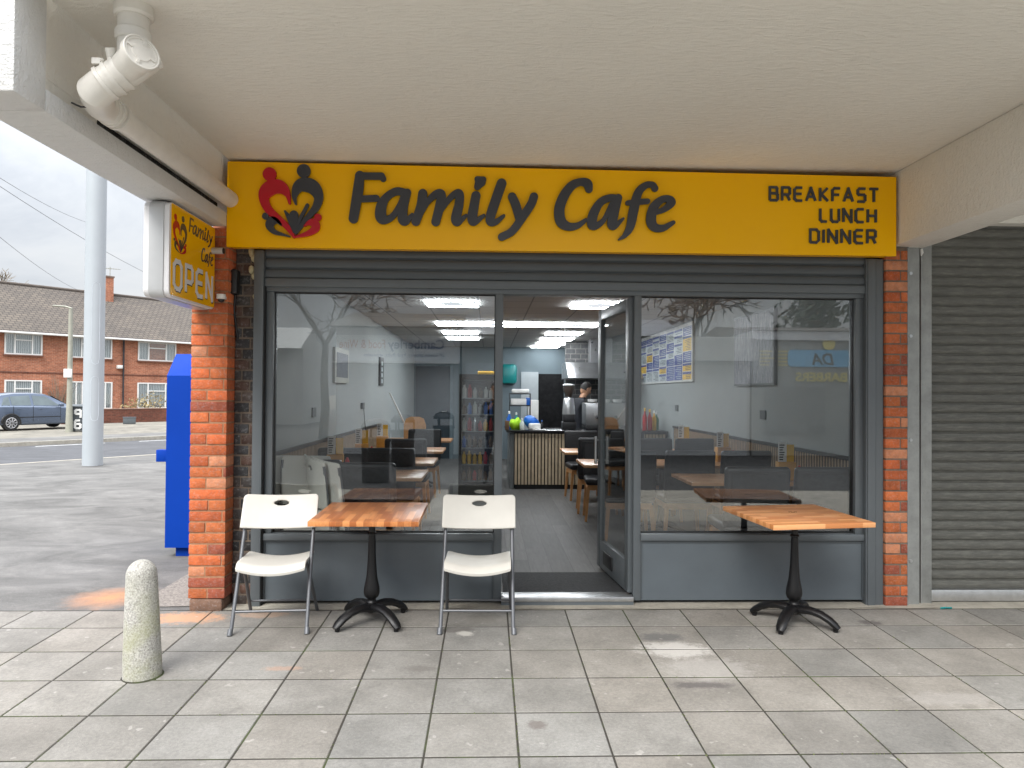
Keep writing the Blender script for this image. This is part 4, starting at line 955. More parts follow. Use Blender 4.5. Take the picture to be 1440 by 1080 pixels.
# coffee grinder
gr = empty('coffee_grinder', 'tall silver coffee grinder with bean hopper on the counter', 'coffee grinder', (1.27, 6.2, CTZ))
MB().box(-.105, .105, -.14, .14, 0, .12, bev=.01).build('base', 'black', gr)
MB().box(-.09, .09, -.1, .12, .12, .24, bev=.01).build('neck', 'leather', gr)
MB().lathe([(.105, .24), (.1, .3), (.085, .48), (.07, .5)], (0, 0, 0), 24).build('body', 'steel', gr)
MB().lathe([(.04, .5), (.06, .54), (.09, .62), (.092, .69)], (0, 0, 0), 24).build('hopper', M('smoked hopper', (.05, .04, .035), .15), gr)
MB().lathe([(.095, .69), (.095, .705), (.06, .72)], (0, 0, 0), 24).build('lid', 'steel', gr)
# espresso machine with cups
em = empty('espresso_machine', 'steel espresso machine behind the counter right of the grinder', 'coffee machine', (1.86, 6.35, CTZ))
MB().box(-.33, .35, -.22, .25, .07, .42, bev=.015).build('body', 'steel', em)
MB().box(-.33, .35, -.26, .25, 0, .069, bev=.008).build('drip_tray', 'black', em)
for x in (-.15, .15): MB().tube([(x, -.24, .2), (x, -.32, .19)], [.03, .018], 10).build('group_handle', 'black', em)
for i, (x, l) in enumerate(((-.2, 'left'), (.0, 'middle'), (.2, 'right'))):
    b = MB(); b.lathe([(.05, 0), (.075, .02), (.08, .06), (.078, .06), (.05, .02)], (0, 0, 0), 16); o = b.build('cup_stack', 'white'); o.location = (1.86+x, 6.3, CTZ+.42)
    tag(o, 'white crockery stacked on the espresso machine, %s one' % l, 'cup', 'white crockery on the coffee machine')
# extractor hood
hd = empty('extractor_hood', 'steel kitchen extractor hood hanging over the cooking area', 'extractor hood', (0, 0, 0))
b = MB(); b.prism([(7.6, 1.8), (8.8, 1.8), (8.8, 2.1), (8.1, 2.1)], lambda y, z: (1.42, y, z), lambda y, z: (2.78, y, z)); b.build('canopy', 'steel', hd)
b = MB(); b.box(1.9, 2.3, 8.2, 8.6, 2.1, ZC); b.build('duct', 'steel', hd)
b = MB(); b.box(1.5, 2.78, 8.9, 9.0, .05, 2.54); tag(b.build('tiled_partition', mat_brickfar('metro tiles', (.16, .17, .18), (.12, .13, .14), (.3, .3, .3), .2, .1)), 'grey tiled kitchen partition behind the extractor hood', 'partition')
b = MB(); b.box(1.12, 1.69, 10.985, 10.999, ZF, 1.96); tag(b.build('doorway', 'void'), 'dark open doorway in the back wall behind the counter', 'doorway')
b = MB(); b.box(.73, 1.115, 10.97, 10.999, ZF, 2.0); tag(b.build('marble_panel', M('pale marble', srgb(176, 184, 188), .25, var=.15, vs=1.5)), 'pale marble effect panel left of the dark back doorway', 'panel')
b = MB(); p = onY(716, 526, 10.95); b.box(p.x-.19, p.x+.17, 10.78, 10.99, p.z-.22, p.z+.22, bev=.07); tag(b.build('towel_dispenser', 'teal'), 'teal paper towel dispenser high on the back wall', 'dispenser')
sh = empty('storage_shelf', 'small shelf unit with boxes on the back wall above the counter bottles', 'shelf', (.6, 8.4, 0))
MB().box(-.2, .18, -.15, .15, 1.28, 1.30).build('shelf_board', 'black', sh); MB().box(-.2, .18, -.15, .15, 1.5, 1.52).build('shelf_board', 'black', sh); MB().box(-.21, -.2, -.15, .15, ZF, 1.52).build('upright', 'black', sh); MB().box(.18, .19, -.15, .15, ZF, 1.52).build('upright', 'black', sh)
b = MB(); b.box(.42, .72, 8.28, 8.5, 1.301, 1.42, bev=.01); tag(b.build('storage_box', 'white'), 'white storage box on the lower wall shelf', 'box')
b = MB(); b.box(.70, .79, 8.28, 8.5, 1.301, 1.44, bev=.01); tag(b.build('storage_tub', mt['blue_pl']), 'dark blue tub on the lower shelf beside white box', 'tub')
b = MB(); b.box(.44, .76, 8.28, 8.5, 1.521, 1.60, bev=.02); tag(b.build('towel_pile', 'white'), 'pile of folded white cloths on the top shelf', 'cloths')
b = MB(); b.box(.83, 1.05, 9.9, 10.4, ZF, 1.38, bev=.01); tag(b.build('white_fridge', 'white'), 'tall white appliance edge behind the blue bag', 'appliance')
# dark door added at back left, stands in for a reflection in the glass
dr = empty('reflection_door', 'dark slate door with steel handle standing in for a reflection in the back left corner', 'door', (0, 0, 0))
MB().box(-1.62, -.86, 10.95, 10.998, ZF, 2.11, bev=.004).build('door_panel', M('slate door', srgb(52, 66, 76), .5), dr)
MB().box(-.858, -.80, 10.93, 10.998, ZF, 2.16).build('door_frame', M('door frame paint', srgb(120, 136, 144), .5), dr)
MB().tube([(-.92, 10.9, 1.1), (-1.03, 10.9, 1.1)], .014, 8).build('handle', 'steel', dr)
# drinks fridge
fr = empty('drinks_fridge', 'black glass fronted drinks fridge full of bottles by the left window mullion', 'fridge', (-.155, 5.55, ZF))
b = MB(); b.box(-.27, .27, .3, .34, 0, 1.74); b.box(-.27, -.235, -.3, .3, 0, 1.74); b.box(.235, .27, -.3, .3, 0, 1.74); b.box(-.235, .235, -.3, .3, 1.66, 1.74); b.box(-.235, .235, -.3, .3, 0, .16); b.build('cabinet', 'black', fr)
b = MB(); b.box(-.235, .235, -.29, -.285, .16, 1.66); b.build('glass', 'glass_door', fr)
cols = ['blue_pl', 'white', 'redpl', 'brownp', 'yel', 'green', 'clear', 'steel']
for r_i in range(6):
    z = .2+r_i*.24; MB().box(-.23, .23, -.27, .29, z-.012, z-.004).build('shelf', 'steel', fr)
    o = empty('drink_can', 'row of %s drinks on shelf %s of the fridge' % (['brown bottled', 'orange canned', 'amber bottled', 'mixed canned', 'blue canned', 'white and silver'][r_i], ['one, the lowest,', 'two', 'three', 'four', 'five', 'six, the topmost,'][r_i]), 'drinks', (0, 0, 0)); COL.objects.unlink(o); bpy.data.objects.remove(o)
    for k in range(6):
        x = -.195+k*.078; h = rnd.uniform(.13, .2); m_ = ['brownp', 'yel', 'brownp', cols[rnd.randrange(8)], 'blue_pl', 'white'][r_i] if rnd.random() < .6 else cols[rnd.randrange(8)]
        b = MB(); b.lathe([(.03, 0), (.031, h*.7), (.014, h*.85), (.014, h)], (0, 0, 0), 10); o = b.build('drink_bottle', m_); o.location = (-.155+x, 5.55-.2, ZF+z)
        tag(o, 'bottle or can on a shelf in the glass drinks fridge', 'drink', 'drinks in the glass fronted fridge')
b = MB(); b.box(-.16, .1, 5.4, 5.7, ZF+1.741, ZF+1.79, bev=.01); tag(b.build('yellow_tray', 'yel'), 'yellow tray lying on top of the drinks fridge', 'tray')

# ------------------------------------------------------------------ interior tables and chairs
def in_table(w_, d_):
    r_ = empty('cafe_table', '', 'table', (0, 0, 0), 0, 'wooden cafe tables inside')
    MB().box(-w_/2, w_/2, -d_/2, d_/2, .70, .73, bev=.004).build('tabletop', 'wood_in', r_)
    MB().tube([(0, 0, .02), (0, 0, .70)], .035, 14).build('pedestal', 'cast', r_)
    b = MB()
    for a in range(4):
        c_, s__ = math.cos(a*math.pi/2+.785), math.sin(a*math.pi/2+.785); b.tube([(0, 0, .06), (.15*c_, .15*s__, .05), (.29*c_, .29*s__, .015)], [.03, .025, .015], 8)
    b.build('base', 'cast', r_); return r_
tl = in_table(1.02, .7); tr = in_table(1.8, .7)
for i, (y, l) in enumerate([(1.45, 'left wall table nearest the window, standing behind the folded white chairs'), (2.75, 'second left wall table from the window'), (4.3, 'third left wall table from the window'), (6.3, 'farthest left wall table beside the fridge')]):
    o = tl if i == 0 else dup(tl, (0, 0, 0)); o.location = (-1.08, y, ZF); o['label'] = l
for i, (x, y, l) in enumerate([(1.87, 4.25, 'far right wall table nearest the counter'), (1.9, 2.65, 'middle right wall table behind the open door'), (2.24, 1.2, 'right wall table nearest the window')]):
    o = tr if i == 0 else dup(tr, (0, 0, 0)); o.location = (x, y, ZF); o['label'] = l
    if i == 2: o.scale = (.58, 1, 1)
def pad_chair():
    r_ = empty('padded_chair', '', 'chair', (0, 0, 0), 0, 'black padded chairs inside the cafe')
    MB().box(-.24, .24, -.23, .25, .42, .50, bev=.03, seg=3).build('seat', 'leather', r_)
    b = MB(); T = Matrix.Translation((0, -.2, .5)) @ Matrix.Rotation(R(7), 4, 'X')
    b.box(-.245, .245, -.05, .02, -.03, .44, bev=.03, T=T, seg=3); b.build('backrest', 'leather', r_)
    b = MB(); b.box(-.2, .2, -.058, -.048, .03, .40, bev=.004, T=T); b.build('back_panel', 'leather_grey', r_)
    b = MB(); b.box(-.21, .21, -.2, -.175, .36, .419); b.box(-.21, .21, .19, .215, .36, .419); b.box(-.215, -.19, -.175, .19, .36, .419); b.box(.19, .215, -.175, .19, .36, .419); b.build('apron', 'beech', r_)
    for sx in (-1, 1):
        for sy in (-1, 1):
            MB().tube([(sx*.235, sy*.215, 0), (sx*.205, sy*.19, .40)], [.018, .026], 4, sq=(1, 1)).build('leg', 'beech', r_)
    return r_
pc = pad_chair(); first = True
chairs = [(-.93, .62, 0, 'near left wall table, aisle seat with its back to the window'), (-1.38, .85, 0, 'near left wall table, wall seat with its back to the window'), (-.93, 2.08, 0, 'second left table, aisle seat back towards the window'), (-1.38, 2.08, 0, 'second left table, wall seat back towards the window'),
 (-.95, 3.5, 0, 'third left table, aisle seat back towards the window'), (-.95, 5.2, 180, 'third left table, seat on the counter side'),
 (2.02, .42, 0, 'right window table, aisle seat with its back to the window'), (2.53, .42, 0, 'right window table, wall seat with its back to the window'),
 (1.38, 1.95, 0, 'middle right table, aisle seat just behind the open door'), (1.93, 1.95, 0, 'middle right table, centre seat back towards the window'), (2.48, 1.95, 0, 'middle right table, wall seat back towards the window'),
 (1.38, 3.3, 180, 'middle right table, aisle seat on the counter side'), (2.0, 3.3, 180, 'middle right table, centre seat on the counter side'),
 (1.36, 3.83, 0, 'far right table, aisle seat back towards the window'), (1.93, 3.83, 0, 'far right table, centre seat back towards the window'), (2.5, 3.83, 0, 'far right table, wall seat back towards the window'),
 (1.36, 4.95, 180, 'far right table, aisle seat on the counter side'), (2.0, 4.95, 180, 'far right table, centre seat on the counter side')]
for x, y, a, l in chairs:
    o = pc if first else dup(pc, (0, 0, 0)); first = False
    o.location = (x, y, ZF); o.rotation_euler = (0, 0, R(a+rnd.uniform(-5, 5))); o['label'] = 'black padded chair at '+l
# menu holders
mh = empty('menu_holder', '', 'menu holder', (0, 0, 0), 0, 'wooden menu holders on the cafe tables')
MB().box(-.075, .075, -.05, .05, 0, .16, bev=.004).build('holder_box', M('bamboo box', srgb(206, 150, 60), .5), mh)
MB().box(-.07, .0, -.02, -.012, .161, .33).build('menu_card', 'white', mh); MB().box(.005, .07, .0, .008, .161, .31).build('menu_card', 'yel', mh)
b = MB()
for k in range(7): b.box(-.062, -.062+rnd.uniform(.025, .05), -.0225, -.0205, .175+k*.021, .185+k*.021)
b.build('menu_print', 'black', mh)
MB().lathe([(.02, 0), (.02, .1), (.008, .13)], (.11, -.02, 0), 10).build('sauce_bottle', 'redpl', mh)
for i, (x, y, l) in enumerate([(-1.42, 1.6, 'menu holder on the left table nearest the window'), (-1.42, 3.0, 'menu holder on the second left wall table'), (-1.4, 4.45, 'menu holder on the third left wall table'),
                               (2.6, 1.05, 'menu holder on the right table nearest the window'), (2.6, 2.75, 'menu holder on the middle right wall table'), (2.6, 4.35, 'menu holder on the far right wall table')]):
    o = mh if i == 0 else dup(mh, (0, 0, 0)); o.location = (x, y, ZF+.73); o['label'] = l; o.rotation_euler = (0, 0, R(rnd.uniform(-12, 12)))
# broom and high chair
b = MB(); q0, q1 = onX(548, 552, -1.5), onX(557, 588, -1.5); b.tube([(-1.5, q0.y, q0.z), (-1.2, 6.4, .75), (-1.1, 6.1, .1)], .014, 8); tag(b.build('broom_handle', 'white'), 'white broom handle leaning against the left cafe wall', 'broom')
hc = empty('high_chair', 'wooden child high chair with rounded back near the left rear tables', 'high chair', (-1.13, 6.0, ZF)); hc.scale = (.85, .85, .97)
MB().prism([(-.2, .72), (.2, .72), (.2, 1.0), (.16, 1.1), (.08, 1.13), (-.08, 1.13), (-.16, 1.1), (-.2, 1.0)], lambda x, z: (x, .0, z), lambda x, z: (x, .02, z)).build('backrest', 'beech', hc)
MB().box(-.2, .2, -.25, 0, .55, .58).build('seat', 'beech', hc)
for sx in (-1, 1):
    for sy in (-1, 0): MB().tube([(sx*.2, sy*.24, 0), (sx*.18, sy*.22, .72)], .02, 4).build('leg', 'beech', hc)
# right wall: menu board, grass picture, sockets; left wall: pictures, sockets
def wallbox(name, side, y0, y1, z0, z1, mat, lab, cat, th=.03):
    o = empty(name, lab, cat, (0, 0, 0)); x0, x1 = (XR-th, XR-.001) if side > 0 else (XL+.001, XL+th)
    MB().box(x0, x1, y0, y1, z0, z1).build('backing_board', mat, o); return o, (x0 if side > 0 else x1)
mbd, xf = wallbox('menu_board', 1, 4.55, 7.9, 1.70, 2.52, 'white', 'large blue yellow and white menu price board on the right wall', 'menu board')
mt['navy'] = M('navy print', srgb(36, 66, 150), .4); mt['yelp'] = M('yellow print', srgb(236, 190, 40), .4); mt['palep'] = M('pale print', srgb(196, 206, 210), .4); mt['inkp'] = M('ink print', srgb(60, 66, 80), .5)
bb = {k: MB() for k in ('navy', 'yelp', 'palep', 'inkp')}
for c_ in range(7):
    y0 = 4.6+c_*.47; z = 1.73
    while z < 2.44:
        h = rnd.choice([.12, .16, .22]); h = min(h, 2.48-z); m_ = rnd.choice(['navy', 'navy', 'palep', 'palep', 'yelp', 'palep']) if z > 1.85 else rnd.choice(['navy', 'yelp', 'palep'])
        bb[m_].box(xf-.002, xf, y0, y0+.43, z, z+h-.012)
        if m_ != 'navy':
            bb['navy'].box(xf-.004, xf-.0021, y0, y0+.43, z+h-.045, z+h-.014)
            zz = z+.015
            while zz < z+h-.06: bb['inkp'].box(xf-.0035, xf-.0021, y0+.03, y0+.03+rnd.uniform(.2, .36), zz, zz+.007); zz += .022
        else:
            zz = z+.02
            while zz < z+h-.03: bb['palep'].box(xf-.004, xf-.0021, y0+.03, y0+.03+rnd.uniform(.2, .36), zz, zz+.008); zz += .026
        z += h
for k, v in bb.items(): v.build('menu_print', k, mbd)
gp, xf = wallbox('grass_picture', 1, 1.74, 2.88, 1.62, 2.38, 'frame_dark', 'grey canvas picture of tall grasses on the right wall', 'picture')
def mat_grass_pic():
    mm, t, b, o = nt('grass canvas print'); v = coord(t, True); mp = nd(t, 'Mapping'); mp.inputs['Scale'].default_value = (1, 26, 3.5); t.links.new(v, mp.inputs[0]); n = noise(t, mp.outputs[0], 1.6, 8, .8, 1.2)
    t.links.new(ramp(t, n.outputs[0], [(.35, (.06, .065, .08)), (.5, (.2, .21, .24)), (.66, (.55, .56, .6))]).outputs[0], b.inputs['Base Color']); return mm
MB().box(xf-.003, xf-.0005, 1.76, 2.86, 1.64, 2.36).build('canvas', mat_grass_pic(), gp)
for (y, z, l) in ((2.08, 1.32, 'grey wall socket under the grass picture'), (5.45, 1.32, 'grey wall socket under the menu board')):
    o, xf = wallbox('wall_socket', 1, y-.075, y+.075, z-.045, z+.045, 'frame_dark', l, 'socket', .012); o['group'] = 'wall sockets'
o, xf = wallbox('wall_socket', -1, 1.66, 1.8, 1.28, 1.37, 'frame_dark', 'dark wall socket low on the left wall near the window', 'socket', .012)
o, xf = wallbox('wall_hook', -1, 4.25, 4.4, 1.30, 1.38, 'black', 'black coat hook on the left wall above the second table', 'hook', .03); MB().tube([(xf, 4.32, 1.32), (xf+.03, 4.34, .95), (xf+.01, 4.4, .9)], .005, 6).build('strap', 'black', o)
o, xf = wallbox('framed_picture', -1, 2.55, 3.3, 1.62, 2.0, M('pale picture frame', srgb(170, 170, 160), .5), 'pale framed picture on the left wall', 'picture'); MB().box(xf, xf+.003, 2.62, 3.23, 1.68, 1.95).build('canvas', mt['inkp'], o)
o, xf = wallbox('vertical_plaque', -1, 5.75, 6.1, 1.62, 2.05, 'black', 'narrow black vertical plaque on the left wall', 'plaque'); 
b = MB()
for k in range(4): b.box(xf, xf+.002, 5.85, 6.0, 1.66+k*.09, 1.72+k*.09)
b.build('plaque_print', 'palep', o)
# condiments at right end of the counter
for i, (dx, m_, h, l) in enumerate(((0, 'redpl', .26, 'red sauce bottle at the right end of the counter, left one'), (.09, 'redpl', .24, 'red sauce bottle at the right end of the counter, right one'), (.17, 'yel', .22, 'yellow mustard bottle beside the red sauce bottles'), (.22, 'green', .2, 'green bottle at the far right of the counter'), (-.1, 'white', .2, 'white bottle left of the red sauce bottles'))):
    bottle(2.46+dx, 6.1+.05*i, h+.08, .036, m_, 'yel' if m_ == 'redpl' else 'white', l, grp='sauce bottles at the right end of the counter')

# ------------------------------------------------------------------ folding chairs
def plate(w_, prof, thick, curve_, T, hole=None, name='seat', mat='white_plastic', parent=None, rc=.03):
    """curved moulded panel: local x across, y along its height, bowed by curve_ in z; optional oval hole"""
    nx, ny = 24, 14; L = prof; V = []; Fc = []; idx = {}
    b2 = bmesh.new(); grid = {}
    us = [-1+2*i/nx for i in range(nx+1)]; vs = [j/ny for j in range(ny+1)]
    def pt(u, v):
        x = u*w_/2; y = v*L
        # rounded corners
        ex = w_/2-abs(x); 
        if v > .5:
            dy = L-y
            if ex < rc and dy < rc:
                dxx, dyy = rc-ex, rc-dy; d = math.hypot(dxx, dyy)
                if d > rc: x = math.copysign(w_/2-rc+dxx/d*rc, x); y = L-rc+dyy/d*rc
        return x, y
    cx_, cy_, hx, hy = hole or (0, -9, .1, .1)
    for j, v in enumerate(vs):
        for i, u in enumerate(us):
            x, y = pt(u, v); q = math.hypot((x-cx_)/hx, (y-cy_)/hy)
            if hole and q < 1.0:
                grid[i, j] = None; continue
            grid[i, j] = (x, y)
    if hole:   # snap ring around the hole
        for j in range(ny+1):
            for i in range(nx+1):
                g_ = grid[i, j]
                if g_ is None: continue
                if any(grid.get((i+a, j+c)) is None and (i+a, j+c) in grid for a in (-1, 0, 1) for c in (-1, 0, 1)):
                    x, y = g_; q = math.hypot((x-cx_)/hx, (y-cy_)/hy); grid[i, j] = (cx_+(x-cx_)/q*1.0, cy_+(y-cy_)/q*1.0)
    vv = {}
    for side in (0, 1):
        for k, g_ in grid.items():
            if g_ is None: continue
            x, y = g_; z = curve_(x/(w_/2), y/L)+(thick if side else 0); vv[k, side] = b2.verts.new((x, y, z))
    for j in range(ny):
        for i in range(nx):
            ks = [(i, j), (i+1, j), (i+1, j+1), (i, j+1)]
            kk = [k for k in ks if grid[k] is not None]
            if len(kk) < 3: continue
            b2.faces.new([vv[k, 1] for k in kk]); b2.faces.new([vv[k, 0] for k in reversed(kk)])
    be = [e for e in b2.edges if len(e.link_faces) == 1]
    top = {v: vv[k, 1] for k, g_ in grid.items() if g_ is not None for v in [vv[k, 0]]}
    for e in be:
        a, c = e.verts
        if a in top and c in top: b2.faces.new((a, c, top[c], top[a]))
    bmesh.ops.recalc_face_normals(b2, faces=b2.faces[:])
    es = [e for e in b2.edges if len(e.link_faces) == 2 and e.calc_face_angle(0) > .9]
    bmesh.ops.bevel(b2, geom=es, offset=thick*.3, segments=2, profile=.5, affect='EDGES')
    m_ = MB(); m_.merge(b2, T=T); return m_.build(name, mat, parent)
def folding_chair():
    r_ = empty('folding_chair', '', 'chair', (0, 0, 0), 0, 'white folding chairs outside')
    # long frame tubes: front foot -> top of back
    def fr_pt(z): return -.235+ (z/.84)*.40
    for sx in (-1, 1):
        MB().tube([(sx*.232, -.235, .0), (sx*.225, fr_pt(.4), .4), (sx*.222, fr_pt(.84), .82)], [.0125]*3, 12).build('front_leg', 'tube', r_)
        MB().tube([(sx*.236, -.242, .0), (sx*.235, -.222, .035)], .0165, 12).build('foot_cap', 'tube', r_)
        MB().tube([(sx*.224, .235, .0), (sx*.205, -.02, .36), (sx*.198, -.09, .425)], .0115, 12).build('rear_leg', 'tube', r_)
    MB().tube([(-.228, fr_pt(.13), .13), (.228, fr_pt(.13), .13)], .008, 10).build('cross_bar', 'tube', r_)
    MB().tube([(-.218, .17, .095), (.218, .17, .095)], .008, 10).build('cross_bar', 'tube', r_)
    # seat: local x across, y depth
    T = Matrix.Translation((0, -.205, .428)) @ Matrix.Rotation(R(-1.0), 4, 'X')
    plate(.43, .37, .02, lambda u, v: -.036*(1-u*u)-.035*max(0, (.14-v)/.14)**2, T, name='seat', parent=r_)
    al = math.atan2(.84, .40)
    T = Matrix.Translation((0, fr_pt(.61)-.012, .612)) @ Matrix.Rotation(al, 4, 'X')
    plate(.492, .235, .018, lambda u, v: -.03*(1-u*u)+.018-.012*v, T, hole=(0, .178, .052, .019), name='backrest', parent=r_)
    return r_
fc = folding_chair()
fc.location = (-1.387, -.34, fz(-.34)); fc.rotation_euler = (math.atan(K), 0, R(4)); fc['label'] = 'white folding chair with grey legs left of the wooden table'
dup(fc, (-.058, -.345, fz(-.34)), label='white folding chair with grey legs between wooden table and doorway', rot=(math.atan(K), 0, R(-1)))
# folded ones inside
def folded_chair():
    r_ = empty('folded_chair', '', 'chair', (0, 0, 0), 0, 'folded white chairs stacked inside the window')
    T = Matrix.Translation((0, 0, .62)) @ Matrix.Rotation(R(88), 4, 'X')
    plate(.46, .36, .018, lambda u, v: .03*(1-u*u), T, hole=(0, .29, .052, .019), name='backrest', parent=r_)
    T = Matrix.Translation((0, .045, .20)) @ Matrix.Rotation(R(90), 4, 'X')
    plate(.42, .37, .02, lambda u, v: .025*(1-u*u), T, name='seat', parent=r_)
    for sx in (-1, 1):
        MB().tube([(sx*.22, .02, 0), (sx*.22, 0, .95)], .0125, 10).build('front_leg', 'tube', r_); MB().tube([(sx*.2, .05, .06), (sx*.2, .03, .66)], .0115, 10).build('rear_leg', 'tube', r_)
    MB().tube([(-.22, .02, .12), (.22, .02, .12)], .008, 8).build('cross_bar', 'tube', r_); return r_
f0 = folded_chair()
for i, (x, y, a, lean, l) in enumerate([(-1.52, .36, 62, -6, 'leftmost folded white chair in the stack inside the window'), (-1.36, .36, 50, -7, 'second folded white chair in the window stack, its hand hole showing'), (-1.25, .45, -58, 7, 'third folded white chair in the window stack, turned the other way'), (-1.15, .42, -50, 9, 'rightmost folded white chair leaning in the window stack')]):
    o = f0 if i == 0 else dup(f0, (0, 0, 0)); o.location = (x, y, ZF); o.rotation_euler = (R(lean), R(4), R(a)); o['label'] = l
# ------------------------------------------------------------------ pedestal tables outside
def ped_table(mat, rz_top, zt):
    r_ = empty('pedestal_table', '', 'table', (0, 0, 0), 0, 'wooden pedestal tables outside')
    o = MB().box(-.35, .35, -.34, .34, -.016, .016, bev=.003).build('tabletop', mat, r_); o.location = (0, 0, zt-.016); o.rotation_euler = (0, 0, rz_top)
    pr_ = [(.03, .10), (.036, .12), (.036, .135), (.028, .145), (.028, .155), (.047, .175), (.053, .20), (.05, .235), (.036, .30), (.028, .40), (.024, .52), (.022, .58), (.03, .585), (.03, .592), (.021, .6), (.021, zt-.05), (.05, zt-.04), (.05, zt-.0325)]
    MB().lathe(pr_, (0, 0, 0), 28).build('column', 'cast', r_)
    for a in range(4):
        c_, s__ = math.cos(a*math.pi/2+math.pi/4), math.sin(a*math.pi/2+math.pi/4)
        pts = [(.0, .085), (.05, .105), (.11, .108), (.17, .096), (.225, .07), (.262, .042), (.285, .022)]; rr = [.036, .034, .032, .031, .03, .028, .02]
        b = MB(); b.tube([(c_*d, s__*d, z) for d, z in pts], rr, 12, sq=(.8, 1.15)); b.tube([(c_*.265, s__*.265, .0), (c_*.262, s__*.262, .03)], .016, 10); b.build('foot', 'cast', r_)
    return r_
t1 = ped_table('wood_a', R(90), .735); t1.location = (-.765, -.335, fz(-.3)); t1.rotation_euler = (math.atan(K), 0, R(0)); t1['label'] = 'square table of reddish block wood between the two white folding chairs'
t2 = ped_table('wood_b', R(3), .735); t2.location = (2.055, -.39, fz(-.39)); t2.rotation_euler = (math.atan(K), 0, R(5)); t2['label'] = 'square table of paler block wood in front of the right window'
b = MB(); 
for k in range(5): a = k*1.3; b.tube([(.02+.03*math.cos(a), .06+.02*math.sin(a), .0165), (.02+.03*math.cos(a+1), .06+.02*math.sin(a+1), .0165)], .0012, 5)
top2 = [c for c in t2.children if c.name.startswith('tabletop')][0]; b.build('burn_mark', 'cast', top2)

b = MB(); p = onZ(1330, 857, -.003); b.tube([(p.x-.04, p.y, .006), (p.x-.01, p.y-.01, .012), (p.x+.01, p.y+.005, .007), (p.x+.04, p.y-.008, .01)], .006, 6)
tag(b.build('litter_scrap', 'teal'), 'scrap of teal litter at the foot of the grey shutter', 'litter')
# ------------------------------------------------------------------ bollard
b = MB(); pr_ = [(.098, 0), (.097, .06), (.088, .3), (.078, .545)]+[(.078*math.cos(a), .545+.085*math.sin(a)) for a in [R(q) for q in (12, 25, 38, 50, 62, 74, 84)]]+[(.003, .631)]
b.lathe(pr_, (0, 0, 0), 48); o = b.build('bollard', 'bollard'); p = onZ(200, 950, fz(-1.2)); o.location = (p.x+.0, -1.19, fz(-1.2)-.004); o.rotation_euler = (0, R(-1.2), 0)
tag(o, 'stubby rounded concrete bollard with yellow green lichen on the paving', 'bollard')
b = MB(); b.tube([(.1*math.cos(a), .1*math.sin(a), -.004) for a in [i*math.pi/15 for i in range(30)]], .012, 6, closed=True); c2 = b.build('mortar_collar', 'joint', o)

# ------------------------------------------------------------------ blue cabinet
bc = empty('blue_cabinet', 'tall bright blue steel clothes bank with sloping top beside the brick pier', 'clothes bank', (0, 0, 0))
xa, ya = -2.975, 1.6
b = MB(); b.prism([(ya, .07), (ya+1.0, .07), (ya+1.0, 1.84), (ya+.19, 1.87), (ya, 1.66)], lambda y, z: (xa, y, z), lambda y, z: (xa+1.0, y, z)); b.build('body', 'blue', bc)
for q_ in (.08, .7): MB().box(xa+q_, xa+q_+.22, ya+.05, ya+.2, -.02, .07).build('foot', 'blue', bc)
b = MB(); b.box(xa-.10, xa-.001, ya+.02, ya+.1, .86, .97, bev=.004); b.build('side_lug', 'blue', bc)
# ------------------------------------------------------------------ mast
mp_ = onZ(130, 654, -.08); ma = empty('telecom_mast', 'tall pale grey tubular mast standing at the edge of the road', 'mast', (mp_.x, mp_.y, -.085))
b = MB(); b.lathe([(.197, 0), (.197, 8), (.19, 9.5)], (0, 0, 0), 40); b.build('mast_tube', 'mast', ma)
def hatch(z0, z1):
    b = MB(); th0 = math.atan2(CAM.y-mp_.y, CAM.x-mp_.x)+.12; pts = []
    for (u, zz) in [(-.38, z0+.12), (-.3, z0+.03), (0, z0), (.3, z0+.03), (.38, z0+.12), (.38, z1-.12), (.3, z1-.03), (0, z1), (-.3, z1-.03), (-.38, z1-.12)]:
        pts.append((.198*math.cos(th0+u), .198*math.sin(th0+u), zz))
    b.tube(pts, .004, 6, closed=True); b.build('access_hatch', M('hatch seam', srgb(196, 204, 210), .6), ma)
hatch(.95, 1.9); hatch(2.15, 3.9)

# ------------------------------------------------------------------ terrace house (local x along, y away)
HT = 25.5
hs = empty('terraced_house', 'two storey red brick terraced houses with tiled roof across the road', 'house', st(0, HT), HR)
Mi = (Matrix.Translation(Vector(st(0, HT))) @ Matrix.Rotation(HR, 4, 'Z')).inverted()
def hp(px, py, dy=0.):
    o_, d = Mi @ CAM, Mi.to_3x3() @ ray(px, py); q = o_+d*((dy-o_.y)/d.y); return q
eL, eR = hp(0, 463.7, -.35), hp(278, 481.8, -.35); ZE = (eL.z+eR.z)/2
rL, rR = hp(0, 397.6, 4.2), hp(207, 420.4, 4.2); ZR = (rL.z+rR.z)/2
x0h, x1h = eL.x-7, hp(278, 480).x+9
b = MB(); b.box(x0h, x1h, 0, 8.4, -.5, ZE-.05); b.build('wall', 'brick_far', hs)
b = MB(); b.prism([(-.4, ZE), (4.2, ZR), (8.8, ZE), (8.8, ZE-.1), (4.2, ZR-.12), (-.4, ZE-.1)], lambda y, z: (x0h-.2, y, z), lambda y, z: (x1h+.2, y, z)); roof = b.build('roof', 'tiles', hs)
b = MB(); b.tube([(x0h, 4.2, ZR+.02), (x1h, 4.2, ZR+.02)], .1, 10); b.build('ridge_tiles', M('ridge tile', srgb(90, 82, 76), .9), roof)
b = MB(); b.box(x0h, x1h, -.47, -.36, ZE-.13, ZE-.03, bev=.02); b.build('gutter', 'upvc', hs)
c0, c1 = hp(143, 437, 3.4), hp(160, 391, 3.4)
b = MB(); b.box(c0.x, c1.x, 3.4, 4.4, ZR-1.9, c1.z); ch_ = b.build('chimney', 'brick_far', roof)
